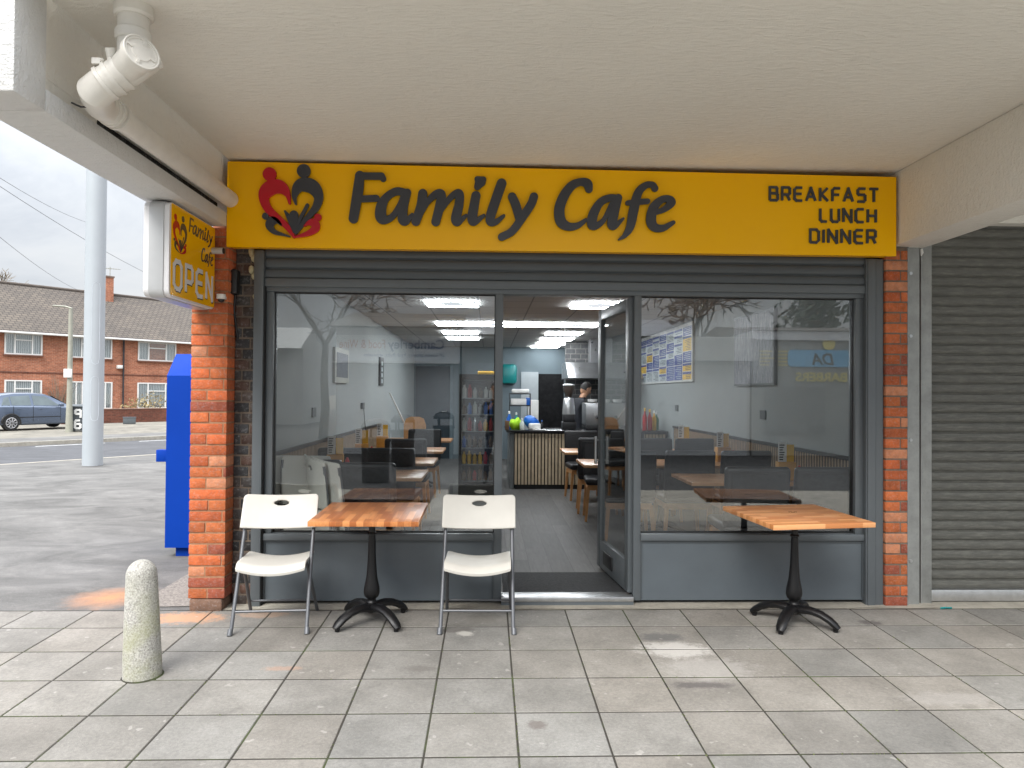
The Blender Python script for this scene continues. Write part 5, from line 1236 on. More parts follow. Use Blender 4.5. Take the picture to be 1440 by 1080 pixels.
b = MB(); b.box(c0.x-.04, c1.x+.04, 3.36, 4.44, c1.z+.001, c1.z+.1); b.build('chimney', M('chimney cap', srgb(120, 100, 90), .9), roof)
b = MB(); ca = (c0.x+c1.x)/2; b.tube([(ca+.35, 3.9, c1.z-.3), (ca+.35, 3.9, c1.z+.75)], .02, 6); b.tube([(ca-.3, 3.9, c1.z+.6), (ca+1.0, 3.9, c1.z+.68)], .015, 6)
for k in range(8): b.tube([(ca-.25+k*.15, 3.7, c1.z+.61+k*.008), (ca-.25+k*.15, 4.1, c1.z+.61+k*.008)], .008, 5)
b.build('aerial', 'lamp_grey', roof)
def house_window(pxa, pya, pxb, pyb, ncas=3, top=True, open_=False):
    a, c = hp(pxa, pya), hp(pxb, pyb); x0, x1, z1, z0 = a.x, c.x, a.z, c.z
    fm = MB(); t_ = .07
    fm.box(x0, x1, -.06, .02, z1-t_, z1); fm.box(x0, x1, -.06, .02, z0, z0+t_); fm.box(x0, x0+t_, -.06, .02, z0+t_, z1-t_); fm.box(x1-t_, x1, -.06, .02, z0+t_, z1-t_)
    if ncas == 3:
        for f_ in (.27, .73): xm = x0+(x1-x0)*f_; fm.box(xm-.035, xm+.035, -.06, .02, z0+t_, z1-t_)
        zt = z0+(z1-z0)*.68; fm.box(x0+(x1-x0)*.27+.036, x0+(x1-x0)*.73-.036, -.06, .02, zt-.03, zt+.03)
    else:
        xm = x0+(x1-x0)*.5; fm.box(xm-.035, xm+.035, -.06, .02, z0+t_, z1-t_)
    wn = fm.build('window', 'upvc', hs)
    MB().box(x0-.06, x1+.06, -.12, -.0, z0-.07, z0-.002).build('sill', M('window sill', srgb(120, 84, 70), .9), wn)
    MB().box(x0+.03, x1-.03, -.02, -.012, z0+.03, z1-.03).build('pane', 'glass_far', wn)
    cm = MB(); wv = 40
    L = x1-x0; V = []
    xsx = [x0+.08+(L-.16)*i/wv for i in range(wv+1)]
    if open_: pieces = [(0, 10), (30, 40)]
    else: pieces = [(0, 40)]
    for (i0, i1) in pieces:
        V = [(xsx[i], -.006+.004*math.sin(i*2.2), z0+.08) for i in range(i0, i1+1)]+[(xsx[i], -.006+.004*math.sin(i*2.2), z1-.08) for i in range(i0, i1+1)]
        n_ = i1-i0; cm._add(V, [(i, i+1, n_+2+i, n_+1+i) for i in range(n_)])
    MB().box(x0+.071, x1-.071, .0002, .01, z0+.071, z1-.071).build('dark_room', 'void', wn)
    cm.build('curtain', 'curtain', wn)
for a in [(6, 467, 59, 500), (98, 473, 157, 505), (194, 480, 247, 509), (6, 534, 58, 572), (193, 538, 246, 574), (274, 485, 330, 513)]: house_window(*a, open_=(a[0] == 194))
house_window(97, 536, 116, 575, 2); house_window(138, 537, 157, 575, 2)
a, c = hp(173, 484), hp(173, 575); b = MB(); b.tube([(a.x, -.1, ZE-.1), (a.x, -.1, c.z)], .05, 8); b.build('downpipe', 'wire', hs)
a = hp(167, 516); b = MB(); b.box(a.x-.15, a.x+.15, -.2, 0, a.z-.1, a.z+.1, bev=.03); b.build('outside_lamp', 'upvc', hs)
a = hp(0, 523); b = MB(); b.box(x0h, x1h, -.02, -.001, a.z-.04, a.z+.04); b.build('brick_band', 'brick_wall_far', hs)
# garden wall
gw = empty('garden_wall', 'low dark red brick garden wall in front of the terraced houses', 'wall', st(0, 19.5), HR)
Mg = (Matrix.Translation(Vector(st(0, 19.5))) @ Matrix.Rotation(HR, 4, 'Z')).inverted()
def gp_(px, py): o_, d = Mg @ CAM, Mg.to_3x3() @ ray(px, py); return o_+d*(-o_.y/d.y)
a, c = gp_(120, 575), gp_(278, 590)
MB().box(a.x-1, c.x+6, 0, .22, -.2, a.z-.05).build('brickwork', 'brick_wall_far', gw); MB().box(a.x-1, c.x+6, -.02, .24, a.z-.049, a.z, bev=.01).build('coping', M('wall coping', srgb(130, 104, 92), .9), gw)
wtop = a.z
def shrub(name, loc, rx, ry, rz_, n, leaf, mat, lab, cat, stems=14, grp=None):
    r_ = empty(name, lab, cat, loc, 0, grp); r2 = random.Random(int(loc[0]*1000)); b = MB()
    for i in range(stems):
        a = r2.uniform(0, 6.28); e = r2.uniform(.2, 1); b.tube([(0, 0, 0), (rx*.4*e*math.cos(a), ry*.4*e*math.sin(a), rz_*.5), (rx*.9*e*math.cos(a+.2), ry*.9*e*math.sin(a+.2), rz_*r2.uniform(.7, 1.05))], [.012, .008, .003], 5)
    b.build('stem', 'bark_pale', r_)
    if n:
        b = MB()
        for i in range(n):
            while True:
                p = Vector((r2.uniform(-1, 1), r2.uniform(-1, 1), r2.uniform(-1, 1)))
                if .3 < p.length < 1: break
            c_ = Vector((p.x*rx, p.y*ry, rz_*.55+p.z*rz_*.5)); q = Vector((r2.gauss(0, 1), r2.gauss(0, 1), r2.gauss(0, 1))).normalized(); s2 = q.orthogonal().normalized(); u2 = q.cross(s2); L = leaf*r2.uniform(.6, 1.3)
            b._add([c_-s2*L, c_+u2*L*.5, c_+s2*L, c_-u2*L*.5], [(0, 1, 2, 3)])
        b.build('foliage', mat, r_)
    return r_
for px, l in ((205, 'left dry tan shrub behind the low garden wall'), (226, 'right yellowish shrub behind the low garden wall')):
    a = gp_(px, 580); w_ = Mg.inverted() @ Vector((a.x, 1.0, -.1)); shrub('shrub', (w_.x, w_.y, -.1), .8, .5, 1.5 if px > 210 else 1.2, 260, .07, 'dryleaf', l, 'shrub', grp='shrubs behind the garden wall')
a = hp(78, 590); w_ = Mi.inverted() @ Vector((a.x, -.5, -.3)); shrub('climbing_plant', (w_.x, w_.y, -.3), 1.3, .3, 2.6, 0, .05, 'bark_pale', 'bare tan climbing plant against the house wall behind the car', 'plant', 60)
# utility box
p = onZ(182, 596, RZ); b = MB(); b.box(-.27, .27, -.15, .15, 0, .3, bev=.015); b.box(-.29, .29, -.17, .17, .3, .33, bev=.008); o = b.build('utility_box', 'bin_grey'); o.location = (p.x, p.y, RZ); o.rotation_euler = (0, 0, HR-.5); tag(o, 'small grey utility box on the verge in front of the garden wall', 'utility box')
# street lamp
p = onZ(97, 608, RZ); lp = empty('street_lamp', 'grey concrete street lamp with short arm pointing left', 'street lamp', (p.x, p.y, RZ))
sL = (p-CAM).dot(_f)/F
H_ = 175*sL
MB().tube([(0, 0, 0), (0, 0, 1.2), (0, 0, H_)], [.13, .1, .07], 14).build('pole', 'lamp_grey', lp)
b = MB(); b.tube([(.06, 0, H_-.02), (-.18, -.02, H_+.05), (-.62, -.04, H_+.08)], [.045, .06, .05], 12, sq=(.6, 1.6)); b.build('lamp_head', 'lamp_grey', lp)
z1 = (608-519)*sL; z0 = (608-531)*sL; MB().box(-.15, .15, -.16, -.11, z0, z1, bev=.01).build('sign_plate', 'white', lp)
# wheelie bin with number
p = onZ(108, 607, RZ); wb = empty('wheelie_bin', 'grey wheelie bin with white house number behind the street lamp', 'wheelie bin', (p.x+.1, p.y, RZ), .35)
b = MB(); b.prism([(-.24, .05), (.24, .05), (.3, .95), (-.3, .95)], lambda x, z: (x, -.28+(.05*(1-z)), z), lambda x, z: (x, .35, z)); b.build('bin_body', 'bin_grey', wb)
b = MB(); b.prism([(-.34, .96), (.36, .96), (.36, 1.06), (-.34, 1.0)], lambda y, z: (-.31, y, z), lambda y, z: (.31, y, z)); b.build('lid', 'bin_grey', wb)
for sx in (-1, 1): MB().tube([(sx*.2, .34, .1), (sx*.27, .34, .1)], .1, 16).build('wheel', 'tyre', wb)
ss, wd = techno('9', .3, 1, .13); solid(sdf_strokes(ss, .01, flat=True), 'number', 'white', wb, Matrix.Translation((-.1, -.305, .55)) @ FRONT(0, 0, 0), .004)
ss, wd = techno('6', .3, 1, .13); solid(sdf_strokes(ss, .01, flat=True), 'number', 'white', wb, Matrix.Translation((-.1, -.325, .15)) @ FRONT(0, 0, 0), .004)

# ------------------------------------------------------------------ car (local +x forward, y left)
p = onZ(14, 606, RZ); rw = Vector((p.x, p.y)); hd_a = math.atan2(.88, .47)
car = empty('parked_car', 'blue grey five door hatchback parked on the verge in front of the houses', 'car', (0, 0, RZ), hd_a)
WB, HW = 2.58, .84
# near side (right side, -y) rear wheel contact should sit at rw
off = Matrix.Rotation(hd_a, 2) @ Vector((-WB/2, -HW+.08)); car.location = (rw.x-off.x, rw.y-off.y, RZ+.01)
def loft(secs, cap=True):
    b = bmesh.new(); rings = [[b.verts.new(q) for q in s] for s in secs]; n = len(secs[0])
    for i in range(len(rings)-1):
        for k in range(n): b.faces.new((rings[i][k], rings[i][(k+1) % n], rings[i+1][(k+1) % n], rings[i+1][k]))
    b.faces.new(list(reversed(rings[0]))); b.faces.new(rings[-1]); return b
def sect(x, zb, zt, w_, r=.16, n=5):
    pts = []; 
    for cy, cz, a0, rr in ((w_-r, zt-r*.6, 0, r), (-(w_-r), zt-r*.6, 90, r), (-(w_-.08), zb+.08, 180, .08), (w_-.08, zb+.08, 270, .08)):
        for k in range(n+1): a = R(a0+90*k/n); pts.append((x, cy+rr*math.cos(a), cz+(rr*.6 if a0 < 180 else rr)*math.sin(a)))
    return pts
body = [(-2.0, .42, .72, .70), (-1.97, .28, .92, .78), (-1.85, .22, 1.0, .82), (-1.3, .2, 1.0, .845), (0, .2, .97, .85), (.7, .2, .95, .85), (1.1, .2, .93, .84), (1.55, .2, .86, .81), (1.85, .22, .74, .74), (1.98, .3, .6, .62)]
b2 = loft([sect(x, a, c, d) for x, a, c, d in body]); b = MB(); b.merge(b2)
b.build('body', 'car', car)
cab = [(-1.86, .95, 1.02, .70), (-1.75, .95, 1.26, .66), (-1.55, .95, 1.41, .63), (-1.1, .95, 1.475, .62), (-.4, .95, 1.485, .62), (.1, .95, 1.45, .62), (.35, .95, 1.36, .64), (.75, .93, 1.14, .69), (1.08, .88, .95, .72)]
def csect(x, zb, zt, w_):
    wb_ = .80 if zt > 1.05 else .78; pts = []
    r = min(.12, (zt-zb)*.4)
    pts = [(x, wb_, zb), (x, w_, zt-r), (x, w_-r*.3, zt-r*.3), (x, w_-r, zt), (x, 0, zt+.015), (x, -(w_-r), zt), (x, -(w_-r*.3), zt-r*.3), (x, -w_, zt-r), (x, -wb_, zb)]
    return pts
b = MB(); b.merge(loft([csect(*c_) for c_ in cab])); b.build('cabin', 'car', car)
# side glass, both sides: plates following the cabin flank
def flank(x, z, side):
    # interpolate cabin half width at height z
    import bisect
    for (xa_, za, zt, wa), (xb_, zb2, ztb, wb2) in zip(cab[:-1], cab[1:]):
        if xa_ <= x <= xb_:
            t_ = (x-xa_)/(xb_-xa_); zt_ = zt+(ztb-zt)*t_; w_ = wa+(wb2-wa)*t_; k = min(1, max(0, (z-.95)/max(.05, (zt_-.12-.95)))); return side*((.80+(w_-.80)*k)+.006)
    return side*.8
wins = [[(-1.62, 1.0), (-1.30, .99), (-1.30, 1.33), (-1.48, 1.28)], [(-1.25, .99), (-.52, .985), (-.52, 1.38), (-1.25, 1.34)], [(-.42, .985), (.62, .965), (.42, 1.12), (.12, 1.33), (-.42, 1.38)]]
for side in (-1, 1):
    for wq in wins:
        b = MB(); b._add([(x, flank(x, z, side), z) for x, z in wq]+[(x, flank(x, z, side)-side*.02, z) for x, z in wq], [tuple(range(len(wq))), tuple(range(2*len(wq)-1, len(wq)-1, -1))]+[(i, (i+1) % len(wq), len(wq)+(i+1) % len(wq), len(wq)+i) for i in range(len(wq))])
        b.build('side_window', 'car_glass', car)
    b = MB()
    for xx in (-1.22, -.47, .62):
        b.box(xx-.006, xx+.006, side*.851-.003, side*.851+.003, .34, .96)
    b.box(-1.2, .62, side*.852-.003, side*.852+.006, .50, .53); b.build('door_seam', 'black_gap', car)
    for xx in (-1.08, -.3):
        MB().box(xx, xx+.18, side*.85-.012, side*.85+.018, .82, .85, bev=.008).build('door_handle', 'car', car)
    MB().box(.5, .68, side*.86, side*1.0, .93, 1.05, bev=.03).build('wing_mirror', 'car', car)
    MB().box(-2.0, -1.72, side*.68, side*.80, .74, 1.02, bev=.04).build('tail_light', 'tail', car)
    for xx in (-WB/2, WB/2):
        w3 = MB(); w3.tube([(xx, side*.66, .3), (xx, side*.85, .3)], .3, 28); wh = w3.build('wheel', 'tyre', car)
        MB().tube([(xx, side*.8505, .3), (xx, side*.856, .3)], .215, 28).build('wheel_disc', 'black', wh)
        rm = MB(); rm.tube([(xx+.2*math.cos(a), side*.858, .3+.2*math.sin(a)) for a in [i*math.pi/14 for i in range(28)]], .016, 6, closed=True)
        for k in range(9):
            a = k*2*math.pi/9; rm.tube([(xx+.03*math.cos(a), side*.862, .3+.03*math.sin(a)), (xx+.19*math.cos(a), side*.86, .3+.19*math.sin(a))], [.02, .028], 6)
        rm.build('rim', 'rim', wh)
        aw = MB(); aw.tube([(xx+.345*math.cos(a), side*.82, .3+.345*math.sin(a)) for a in [R(q) for q in range(-10, 191, 12)]], .045, 8); aw.build('wheel_arch', 'black', car)
b = MB(); b._add([(-1.875, -.55, 1.04), (-1.875, .55, 1.04), (-1.67, .5, 1.36), (-1.67, -.5, 1.36)], [(0, 1, 2, 3)]); b.build('rear_window', 'car_glass', car)
b = MB(); b._add([(1.05, -.6, 1.0), (1.05, .6, 1.0), (.42, .55, 1.36), (.42, -.55, 1.36)], [(0, 1, 2, 3)]); b.build('windscreen', 'car_glass', car)

# ------------------------------------------------------------------ trees
def bare_tree(name, loc, H, seed, lab, spread=.55, depth=6, parent_cat='tree', mat='bark', grp=None, tr=.16, minr=.006):
    r2 = random.Random(seed); r_ = empty(name, lab, 'tree', loc, 0, grp); tb, bb_ = MB(), MB()
    def rec(p, d, L, r, k):
        n = 3; pts = [p]; dd = d.copy(); q = p.copy()
        for i in range(n):
            dd = (dd+Vector((r2.gauss(0, .13), r2.gauss(0, .13), r2.gauss(.04, .08)))).normalized(); q = q+dd*(L/n); pts.append(q.copy())
        rs_ = [max(minr*.6, r*(1-.35*i/n)) for i in range(n+1)]
        (tb if k == 0 else bb_).tube(pts, rs_, 8 if k < 2 else (5 if k < 4 else 3), cap=False)
        if k >= depth: return
        m_ = r2.choice([2, 3, 3]) if k else 4
        for j in range(m_):
            a = r2.uniform(0, 6.28); ax_ = dd.orthogonal().normalized(); ax_.rotate(Matrix.Rotation(a, 3, dd)); nd_ = dd.copy(); nd_.rotate(Matrix.Rotation(r2.uniform(.25, spread+.2), 3, ax_))
            st_ = pts[r2.choice([2, 3, 3])]; rec(st_, nd_, L*r2.uniform(.62, .86), max(minr, rs_[-1]*r2.uniform(.6, .8)), k+1)
    rec(Vector((0, 0, 0)), Vector((0, 0, 1)), H*.28, tr, 0)
    tb.build('trunk', mat, r_); bb_.build('crown', mat, r_); return r_
def conifer(loc, H, W_, seed, lab, grp=None):
    r2 = random.Random(seed); r_ = empty('conifer_tree', lab, 'tree', loc, 0, grp); MB().tube([(0, 0, 0), (0, 0, H*.95)], [.2, .04], 8).build('trunk', 'bark', r_); b = MB()
    for i in range(2600):
        z = r2.uniform(.3, 1); rr = W_*math.sqrt(max(.02, 1-((z-.66)/.37)**2))*r2.uniform(.1, 1)*(.75+.35*math.sin(z*23+i%5)); a = r2.uniform(0, 6.28); c_ = Vector((rr*math.cos(a), rr*math.sin(a), z*H)); q = Vector((r2.gauss(0, 1), r2.gauss(0, 1), r2.gauss(0, 1))).normalized(); s2 = q.orthogonal().normalized(); u2 = q.cross(s2); L = r2.uniform(.1, .28)
        b._add([c_-s2*L, c_+u2*L*.4, c_+s2*L, c_-u2*L*.4], [(0, 1, 2, 3)])
    b.build('crown', 'foliage', r_)
w_ = Mi.inverted() @ Vector((hp(40, 400, 14).x, 14, -.3)); top_z = hp(40, 388, 14).z
bare_tree('bare_tree', (w_.x, w_.y, -.3), (top_z+.3)*1.14, 5, 'bare tree showing faintly above the terraced house roof', depth=7, mat='bark_pale', minr=.022)
bare_tree('bare_tree', (8.2, -21.5, 0), 9.5, 11, 'large bare tree behind the shops opposite, mirrored in the right window', depth=7, minr=.026, grp='bare trees behind the shops opposite')
bare_tree('bare_tree', (-5.4, -18.5, 0), 11, 21, 'large bare tree left of the shops opposite, mirrored in the left window', spread=.7, depth=7, minr=.026, grp='bare trees behind the shops opposite')
conifer((16.2, -30, 0), 7.0, 2.2, 3, 'dark conifer behind the barber shop opposite')

# overhead wires
for (a, c, l) in (((0, 240), (120, 312), 'upper overhead cable crossing the sky beside the mast'), ((0, 253), (240, 400), 'middle overhead cable crossing the sky'), ((0, 328), (230, 505), 'lowest overhead cable descending to the house roof')):
    dA = 16.; pa = CAM+ray(a[0]-120, a[1]-72)*dA; pb_ = CAM+ray(c[0], c[1])*34.; b = MB(); pts = []
    if l.startswith('lowest'): pa = CAM+ray(-40, 300)*20; pb_ = CAM+ray(115, 410)*44
    for i in range(13): u = i/12; q = pa.lerp(pb_, u); q.z -= .25*4*u*(1-u); pts.append(q)
    b.tube(pts, .008, 5); tag(b.build('overhead_cable', 'cable_grey'), l, 'cable', 'overhead cables')

# ------------------------------------------------------------------ parade opposite (behind the camera, mirrored in the glass)
YP = -13.5; GZ = -.075
op = empty('opposite_shop', 'pale shop opposite with white signboard about food and wine, mirrored in the left window', 'shop', (0, 0, 0))
mt['op_wall'] = M('pale render', (.5, .5, .48), .8, var=.08); mt['op_shut'] = M('light shutter', (.62, .64, .65), .5, .2, var=.05); mt['op_dark'] = M('dark shopfront', (.03, .033, .036), .35)
mt['signw'] = M('white signboard', (.78, .8, .82), .4)
MB().box(-3.95, -.75, YP-6, YP, GZ, 3.25).build('wall', 'op_wall', op)
MB().box(-3.95, -.75, YP-.0+.001, YP+.03, 2.32, 3.0).build('signboard', 'signw', op)
mt['txt_blue'] = M('blue sign text', srgb(40, 60, 110), .5); mt['txt_or'] = M('orange sign text', srgb(200, 110, 30), .5)
xr0 = -1.15
text('Camberley', .33, 'lettering', 'txt_blue', op, BACKF(xr0, YP+.034, 2.66), .004, bold=.006); text('Food & Wine', .33, 'lettering', 'txt_or', op, BACKF(xr0-1.52, YP+.034, 2.66), .004, sx=.66)
text('off licence, grocery, fresh fruits, vegetables', .13, 'lettering', 'txt_blue', op, BACKF(xr0, YP+.034, 2.45), .004, sx=.93)
slats(-3.9, -.8, GZ, 2.25, .09, YP+.03, .02, 'shutter_slats', 'op_shut', op)
MB().box(-3.95, -.75, YP, YP+.5, 2.26, 2.31).build('awning_rail', 'white', op)
MB().prism([(YP+.5, 3.2), (YP-3, 3.9), (YP-6.4, 3.2)], lambda y, z: (-4.1, y, z), lambda y, z: (-.7, y, z)).build('roof', 'tiles', op)
oq = empty('opposite_shop', 'long pale shuttered shop opposite, mirrored in the right window', 'shop', (0, 0, 0))
MB().box(-.7, 6.9, YP-6, YP-.02, GZ, 3.05).build('wall', 'op_wall', oq)
slats(-.6, 3.0, GZ, 2.3, .09, YP+.02, .02, 'shutter_slats', 'op_shut', oq); slats(3.4, 6.8, GZ, 2.3, .09, YP+.02, .02, 'shutter_slats', 'op_shut', oq)
MB().prism([(YP+.7, 3.0), (YP-2.6, 3.75), (YP-6.4, 3.0)], lambda y, z: (-.7, y, z), lambda y, z: (5.2, y, z)).build('roof', M('pale sheet roof', (.3, .31, .33), .4), oq)
MB().box(3.1, 6.9, YP, YP+.4, 2.4, 2.98).build('fascia', 'op_wall', oq)
ob = empty('barber_shop', 'dark barber shop opposite with blue and gold lettering, mirrored in the right window', 'shop', (0, 0, 0))
MB().box(6.95, 13.5, YP-6, YP-.01, GZ, 3.2).build('wall', M('grey green front', (.31, .32, .31), .6), ob)
MB().box(6.95, 13.5, YP-.0, YP+.06, 2.98, 3.22).build('parapet', 'signw', ob)
MB().prism([(YP+.1, 3.23), (YP-3, 3.6), (YP-6.2, 3.23)], lambda y, z: (6.95, y, z), lambda y, z: (13.5, y, z)).build('roof', 'tiles', ob)
MB().prism(rrect(7.9, 9.9, 2.28, 2.72, .1), lambda x, z: (x, YP+.001, z), lambda x, z: (x, YP+.03, z)).build('logo_plate', M('sky blue plate', srgb(110, 190, 235), .4), ob)
mt['gold'] = M('gold letters', srgb(226, 210, 110), .5)
text('DA', .42, 'lettering', 'op_dark', ob, BACKF(9.15, YP+.034, 2.34), .004, bold=.01, shear=.2); 
text('BARBERS', .32, 'lettering', 'gold', ob, BACKF(9.5, YP+.02, 1.9), .004, bold=.01, sx=1.1)
MB().tube([(9.0, YP, 2.9), (9.0, YP+.03, 2.9)], .17, 20).build('emblem', 'gold', ob)
b = MB()
for r_i in range(5):
    for x in (7.15, 7.65): b.box(x, x+rnd.uniform(.25, .4), YP, YP+.006, 2.3+r_i*.09, 2.34+r_i*.09)
b.build('price_lines', 'gold', ob)
MB().box(7.3, 8.9, YP, YP+.02, .5, 1.75).build('shop_window', M('barber window', (.22, .23, .23), .3), ob)
b = MB(); b.box(-30, -9, -34, -30, GZ, 3.6); b.prism([(-29.5, 3.6), (-32, 4.8), (-34.5, 3.6)], lambda y, z: (-30, y, z), lambda y, z: (-9, y, z)); tag(b.build('far_building', 'op_wall'), 'pale building far behind the camera beyond the tree', 'building')
# litter bins behind the camera
lb = empty('litter_bin', '', 'litter bin', (0, 0, 0), 0, 'black litter bins in the forecourt')
MB().lathe([(.2, 0), (.24, .03), (.25, .7), (.27, .72), (.27, .78)], (0, 0, 0), 24).build('bin_body', 'black', lb)
MB().lathe([(.26, .95), (.26, 1.0), (.2, 1.08), (.1, 1.12), (.01, 1.13)], (0, 0, 0), 24).build('dome_lid', 'black', lb)
for k in range(3): a = k*2.1; MB().tube([(.24*math.cos(a), .24*math.sin(a), .77), (.24*math.cos(a), .24*math.sin(a), .96)], .02, 8).build('lid_post', 'black', lb)
for i, (x, y, l) in enumerate(((-2.0, -7.6, 'black dome topped litter bin nearest the shopfront, mirrored in the left window'), (-1.85, -10.4, 'black dome topped litter bin in the middle of the forecourt row'), (-1.1, -12.6, 'black dome topped litter bin by the white food shop'))):
    o = lb if i == 0 else dup(lb, (0, 0, 0)); o.location = (x, y, GZ); o['label'] = l

# ------------------------------------------------------------------ people
def person(name, lab, loc, rz, J, edges, zones, hair=True, mats=('cloth_dark', 'denim', 'skin', 'black')):
    """one skinned body mesh from joints; then head shaping; hair child"""
    r_ = empty(name, lab, 'person', loc, rz)
    names = list(J); me = bpy.data.meshes.new('body'); me.from_pydata([J[n_][:3] for n_ in names], [(names.index(a), names.index(c_)) for a, c_ in edges], [])
    o = bpy.data.objects.new('body', me); COL.objects.link(o); md = o.modifiers.new('s', 'SKIN'); md.use_smooth_shade = True; md.branch_smoothing = .3
    sv = me.skin_vertices[0].data
    for i, n_ in enumerate(names):
        rr = J[n_][3]; sv[i].radius = rr if isinstance(rr, tuple) else (rr, rr); sv[i].use_root = (n_ == 'pelvis')
    s2 = o.modifiers.new('u', 'SUBSURF'); s2.levels = 2; s2.render_levels = 2
    bpy.context.view_layer.update()
    m2 = bpy.data.meshes.new_from_object(o.evaluated_get(bpy.context.evaluated_depsgraph_get())); bpy.data.objects.remove(o)
    m2.materials.clear()
    for x in mats: m2.materials.append(mt[x])
    for p_ in m2.polygons: p_.material_index = zones(p_.center); p_.use_smooth = True
    o = bpy.data.objects.new('body', m2); COL.objects.link(o); o.parent = r_
    hx = Vector(J['head'][:3]); 
    return r_, o, hx
def hand(J, edges, wrist, pre, d, side):
    w_ = Vector(J[wrist][:3]); d = Vector(d).normalized(); up = Vector((0, 0, 1)); s_v = d.cross(up)
    if s_v.length < .1: s_v = Vector((1, 0, 0))
    s_v.normalize(); pm = w_+d*.05; J[pre+'palm'] = (*pm, (.026, .016)); edges.append((wrist, pre+'palm'))
    curl = d.cross(s_v).normalized()
    for k in range(4):
        a = pm+s_v*(k-1.5)*.019+d*.035; c_ = a+d*(.035 if k in (1, 2) else .028)+curl*.008; e_ = c_+d*.02+curl*.02
        J[pre+'f%da' % k] = (*a, .009); J[pre+'f%db' % k] = (*c_, .0085); J[pre+'f%dc' % k] = (*e_, .007)
        edges += [(pre+'palm', pre+'f%da' % k), (pre+'f%da' % k, pre+'f%db' % k), (pre+'f%db' % k, pre+'f%dc' % k)]
    a = w_+s_v*side*.03+d*.035; c_ = a+s_v*side*.012+d*.035; J[pre+'ta'] = (*a, .011); J[pre+'tb'] = (*c_, .009); edges += [(pre+'palm', pre+'ta'), (pre+'ta', pre+'tb')]
def headparts(r_, hx, fwd):
    fwd = Vector(fwd).normalized(); up = Vector((0, 0, 1)); rt = fwd.cross(up).normalized(); up = rt.cross(fwd)
    T = Matrix((( rt.x, fwd.x, up.x, hx.x), (rt.y, fwd.y, up.y, hx.y), (rt.z, fwd.z, up.z, hx.z), (0, 0, 0, 1)))
    b2 = bmesh.new(); bmesh.ops.create_uvsphere(b2, u_segments=24, v_segments=16, radius=1)
    for v in b2.verts:
        x, y, z = v.co; wj = .075*(1-.22*max(0, -z)); yy = y*.095; zz = z*.118
        if y > .8 and abs(x) < .3 and -.25 < z < .15: yy += .022*(1-abs(x)/.3)        # nose
        if y > .7 and abs(abs(x)-.38) < .16 and .0 < z < .25: yy -= .008               # eye sockets
        if y > .7 and abs(x) < .35 and -.62 < z < -.45: yy += .006                      # lips
        if z < -.6 and y > .2: yy += .012
        v.co = (x*wj, yy, zz)
    b = MB(); b.merge(b2, T=T)
    for s_v in (-1, 1): 
        b3 = bmesh.new(); bmesh.ops.create_uvsphere(b3, u_segments=10, v_segments=8, radius=1); b.merge(b3, T=T @ Matrix.Translation((s_v*.076, -.005, -.005)) @ Matrix.Diagonal((.012, .02, .032, 1)))
    b.build('head', 'skin', r_)
    b = MB(); 
    for s_v in (-1, 1):
        b3 = bmesh.new(); bmesh.ops.create_uvsphere(b3, u_segments=10, v_segments=8, radius=.011); b.merge(b3, T=T @ Matrix.Translation((s_v*.029, .080, .012)))
    b.build('eyes', 'hair', r_)
    b2 = bmesh.new(); bmesh.ops.create_uvsphere(b2, u_segments=24, v_segments=16, radius=1)
    dl = [v for v in b2.verts if v.co.z < -.1+.75*max(0, v.co.y)*1.0 and not (v.co.y < 0 and v.co.z > -.45)]
    for v in b2.verts: v.co = (v.co.x*.084, v.co.y*.1-.006, v.co.z*.124+.008)
    bmesh.ops.delete(b2, geom=dl, context='VERTS'); b = MB(); b.merge(b2, T=T); b.build('hair', 'hair', r_)
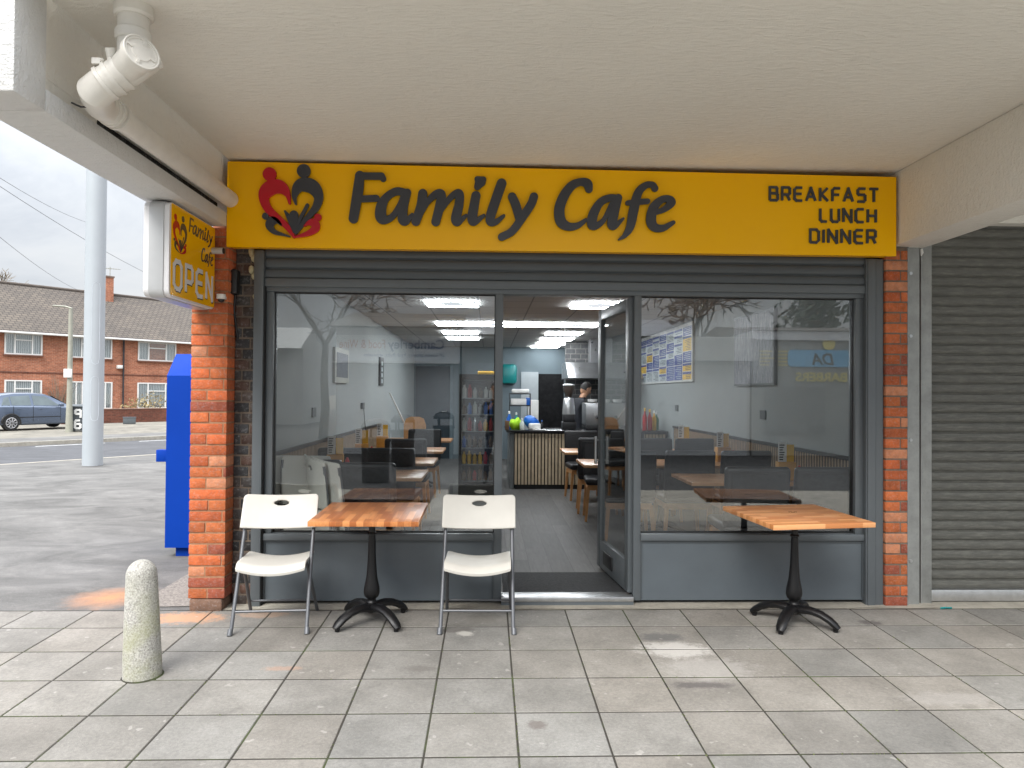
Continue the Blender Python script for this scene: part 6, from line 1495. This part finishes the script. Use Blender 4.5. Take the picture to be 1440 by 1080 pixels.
# photographer, standing behind the camera facing the shop (+y), holding a phone up
J = {'pelvis': (0, 0, .95, (.15, .11)), 'belly': (0, 0, 1.1, (.145, .105)), 'chest': (0, .01, 1.3, (.165, .115)), 'neck0': (0, .0, 1.46, (.075, .07)), 'neck': (0, .01, 1.52, .055), 'head': (0, .02, 1.60, .06)}
Ed = [('pelvis', 'belly'), ('belly', 'chest'), ('chest', 'neck0'), ('neck0', 'neck'), ('neck', 'head')]
for s_v, n_ in ((-1, 'l'), (1, 'r')):
    J.update({n_+'sh': (s_v*.18, .0, 1.41, .062), n_+'el': (s_v*.24, .14, 1.18, .045), n_+'wr': (s_v*.07, .36, 1.38, .028), n_+'hip': (s_v*.10, 0, .86, .09), n_+'kn': (s_v*.13, .02, .48, .062), n_+'an': (s_v*.16, -.02, .09, .045), n_+'toe': (s_v*.18, .15, .035, .038)})
    Ed += [('chest', n_+'sh'), (n_+'sh', n_+'el'), (n_+'el', n_+'wr'), ('pelvis', n_+'hip'), (n_+'hip', n_+'kn'), (n_+'kn', n_+'an'), (n_+'an', n_+'toe')]; hand(J, Ed, n_+'wr', n_, (-s_v*.25, .3, .9), -s_v)
zn = lambda c_: 3 if c_.z < .11 else (1 if c_.z < .92 else (2 if (c_.z > 1.49 or (c_.y > .33)) else 0))
r_, o, hx = person('person', 'person in dark clothes photographing the cafe, standing out on the forecourt', (.12, -7.35, GZ), 0, J, Ed, zn)
headparts(r_, Vector((0, .035, 1.66)), (0, 1, -.05))
b = MB(); b.box(-.075, .075, .405, .413, 1.43, 1.51, bev=.003); o = b.build('smartphone', 'black'); o.location = (.12, -7.35, GZ); tag(o, 'black smartphone held up by the person on the forecourt', 'phone')
# barista
J = {'pelvis': (0, 0, .95, (.16, .12)), 'belly': (0, .03, 1.1, (.15, .11)), 'chest': (0, .08, 1.3, (.17, .12)), 'neck0': (0, .13, 1.43, (.07, .07)), 'neck': (0, .16, 1.48, .055), 'head': (0, .2, 1.55, .06)}
Ed = [('pelvis', 'belly'), ('belly', 'chest'), ('chest', 'neck0'), ('neck0', 'neck'), ('neck', 'head')]
for s_v, n_ in ((-1, 'l'), (1, 'r')):
    J.update({n_+'sh': (s_v*.18, .07, 1.39, .062), n_+'el': (s_v*.22, .16, 1.12, .045), n_+'wr': (s_v*.12, .36, 1.05, .028), n_+'hip': (s_v*.10, 0, .86, .09), n_+'kn': (s_v*.11, .02, .48, .062), n_+'an': (s_v*.11, -.02, .09, .045), n_+'toe': (s_v*.12, .15, .035, .038)})
    Ed += [('chest', n_+'sh'), (n_+'sh', n_+'el'), (n_+'el', n_+'wr'), ('pelvis', n_+'hip'), (n_+'hip', n_+'kn'), (n_+'kn', n_+'an'), (n_+'an', n_+'toe')]; hand(J, Ed, n_+'wr', n_, (-s_v*.1, .9, -.1), -s_v)
zn = lambda c_: 3 if c_.z < .11 else (1 if c_.z < .92 else (2 if (c_.z > 1.46 or c_.y > .3) else 0))
r_, o, hx = person('person', 'dark haired cafe worker in black looking down behind the counter', (1.48, 7.15, ZF-.05), R(-70), J, Ed, zn)
headparts(r_, Vector((0, .21, 1.60)), (0, .8, -.45))
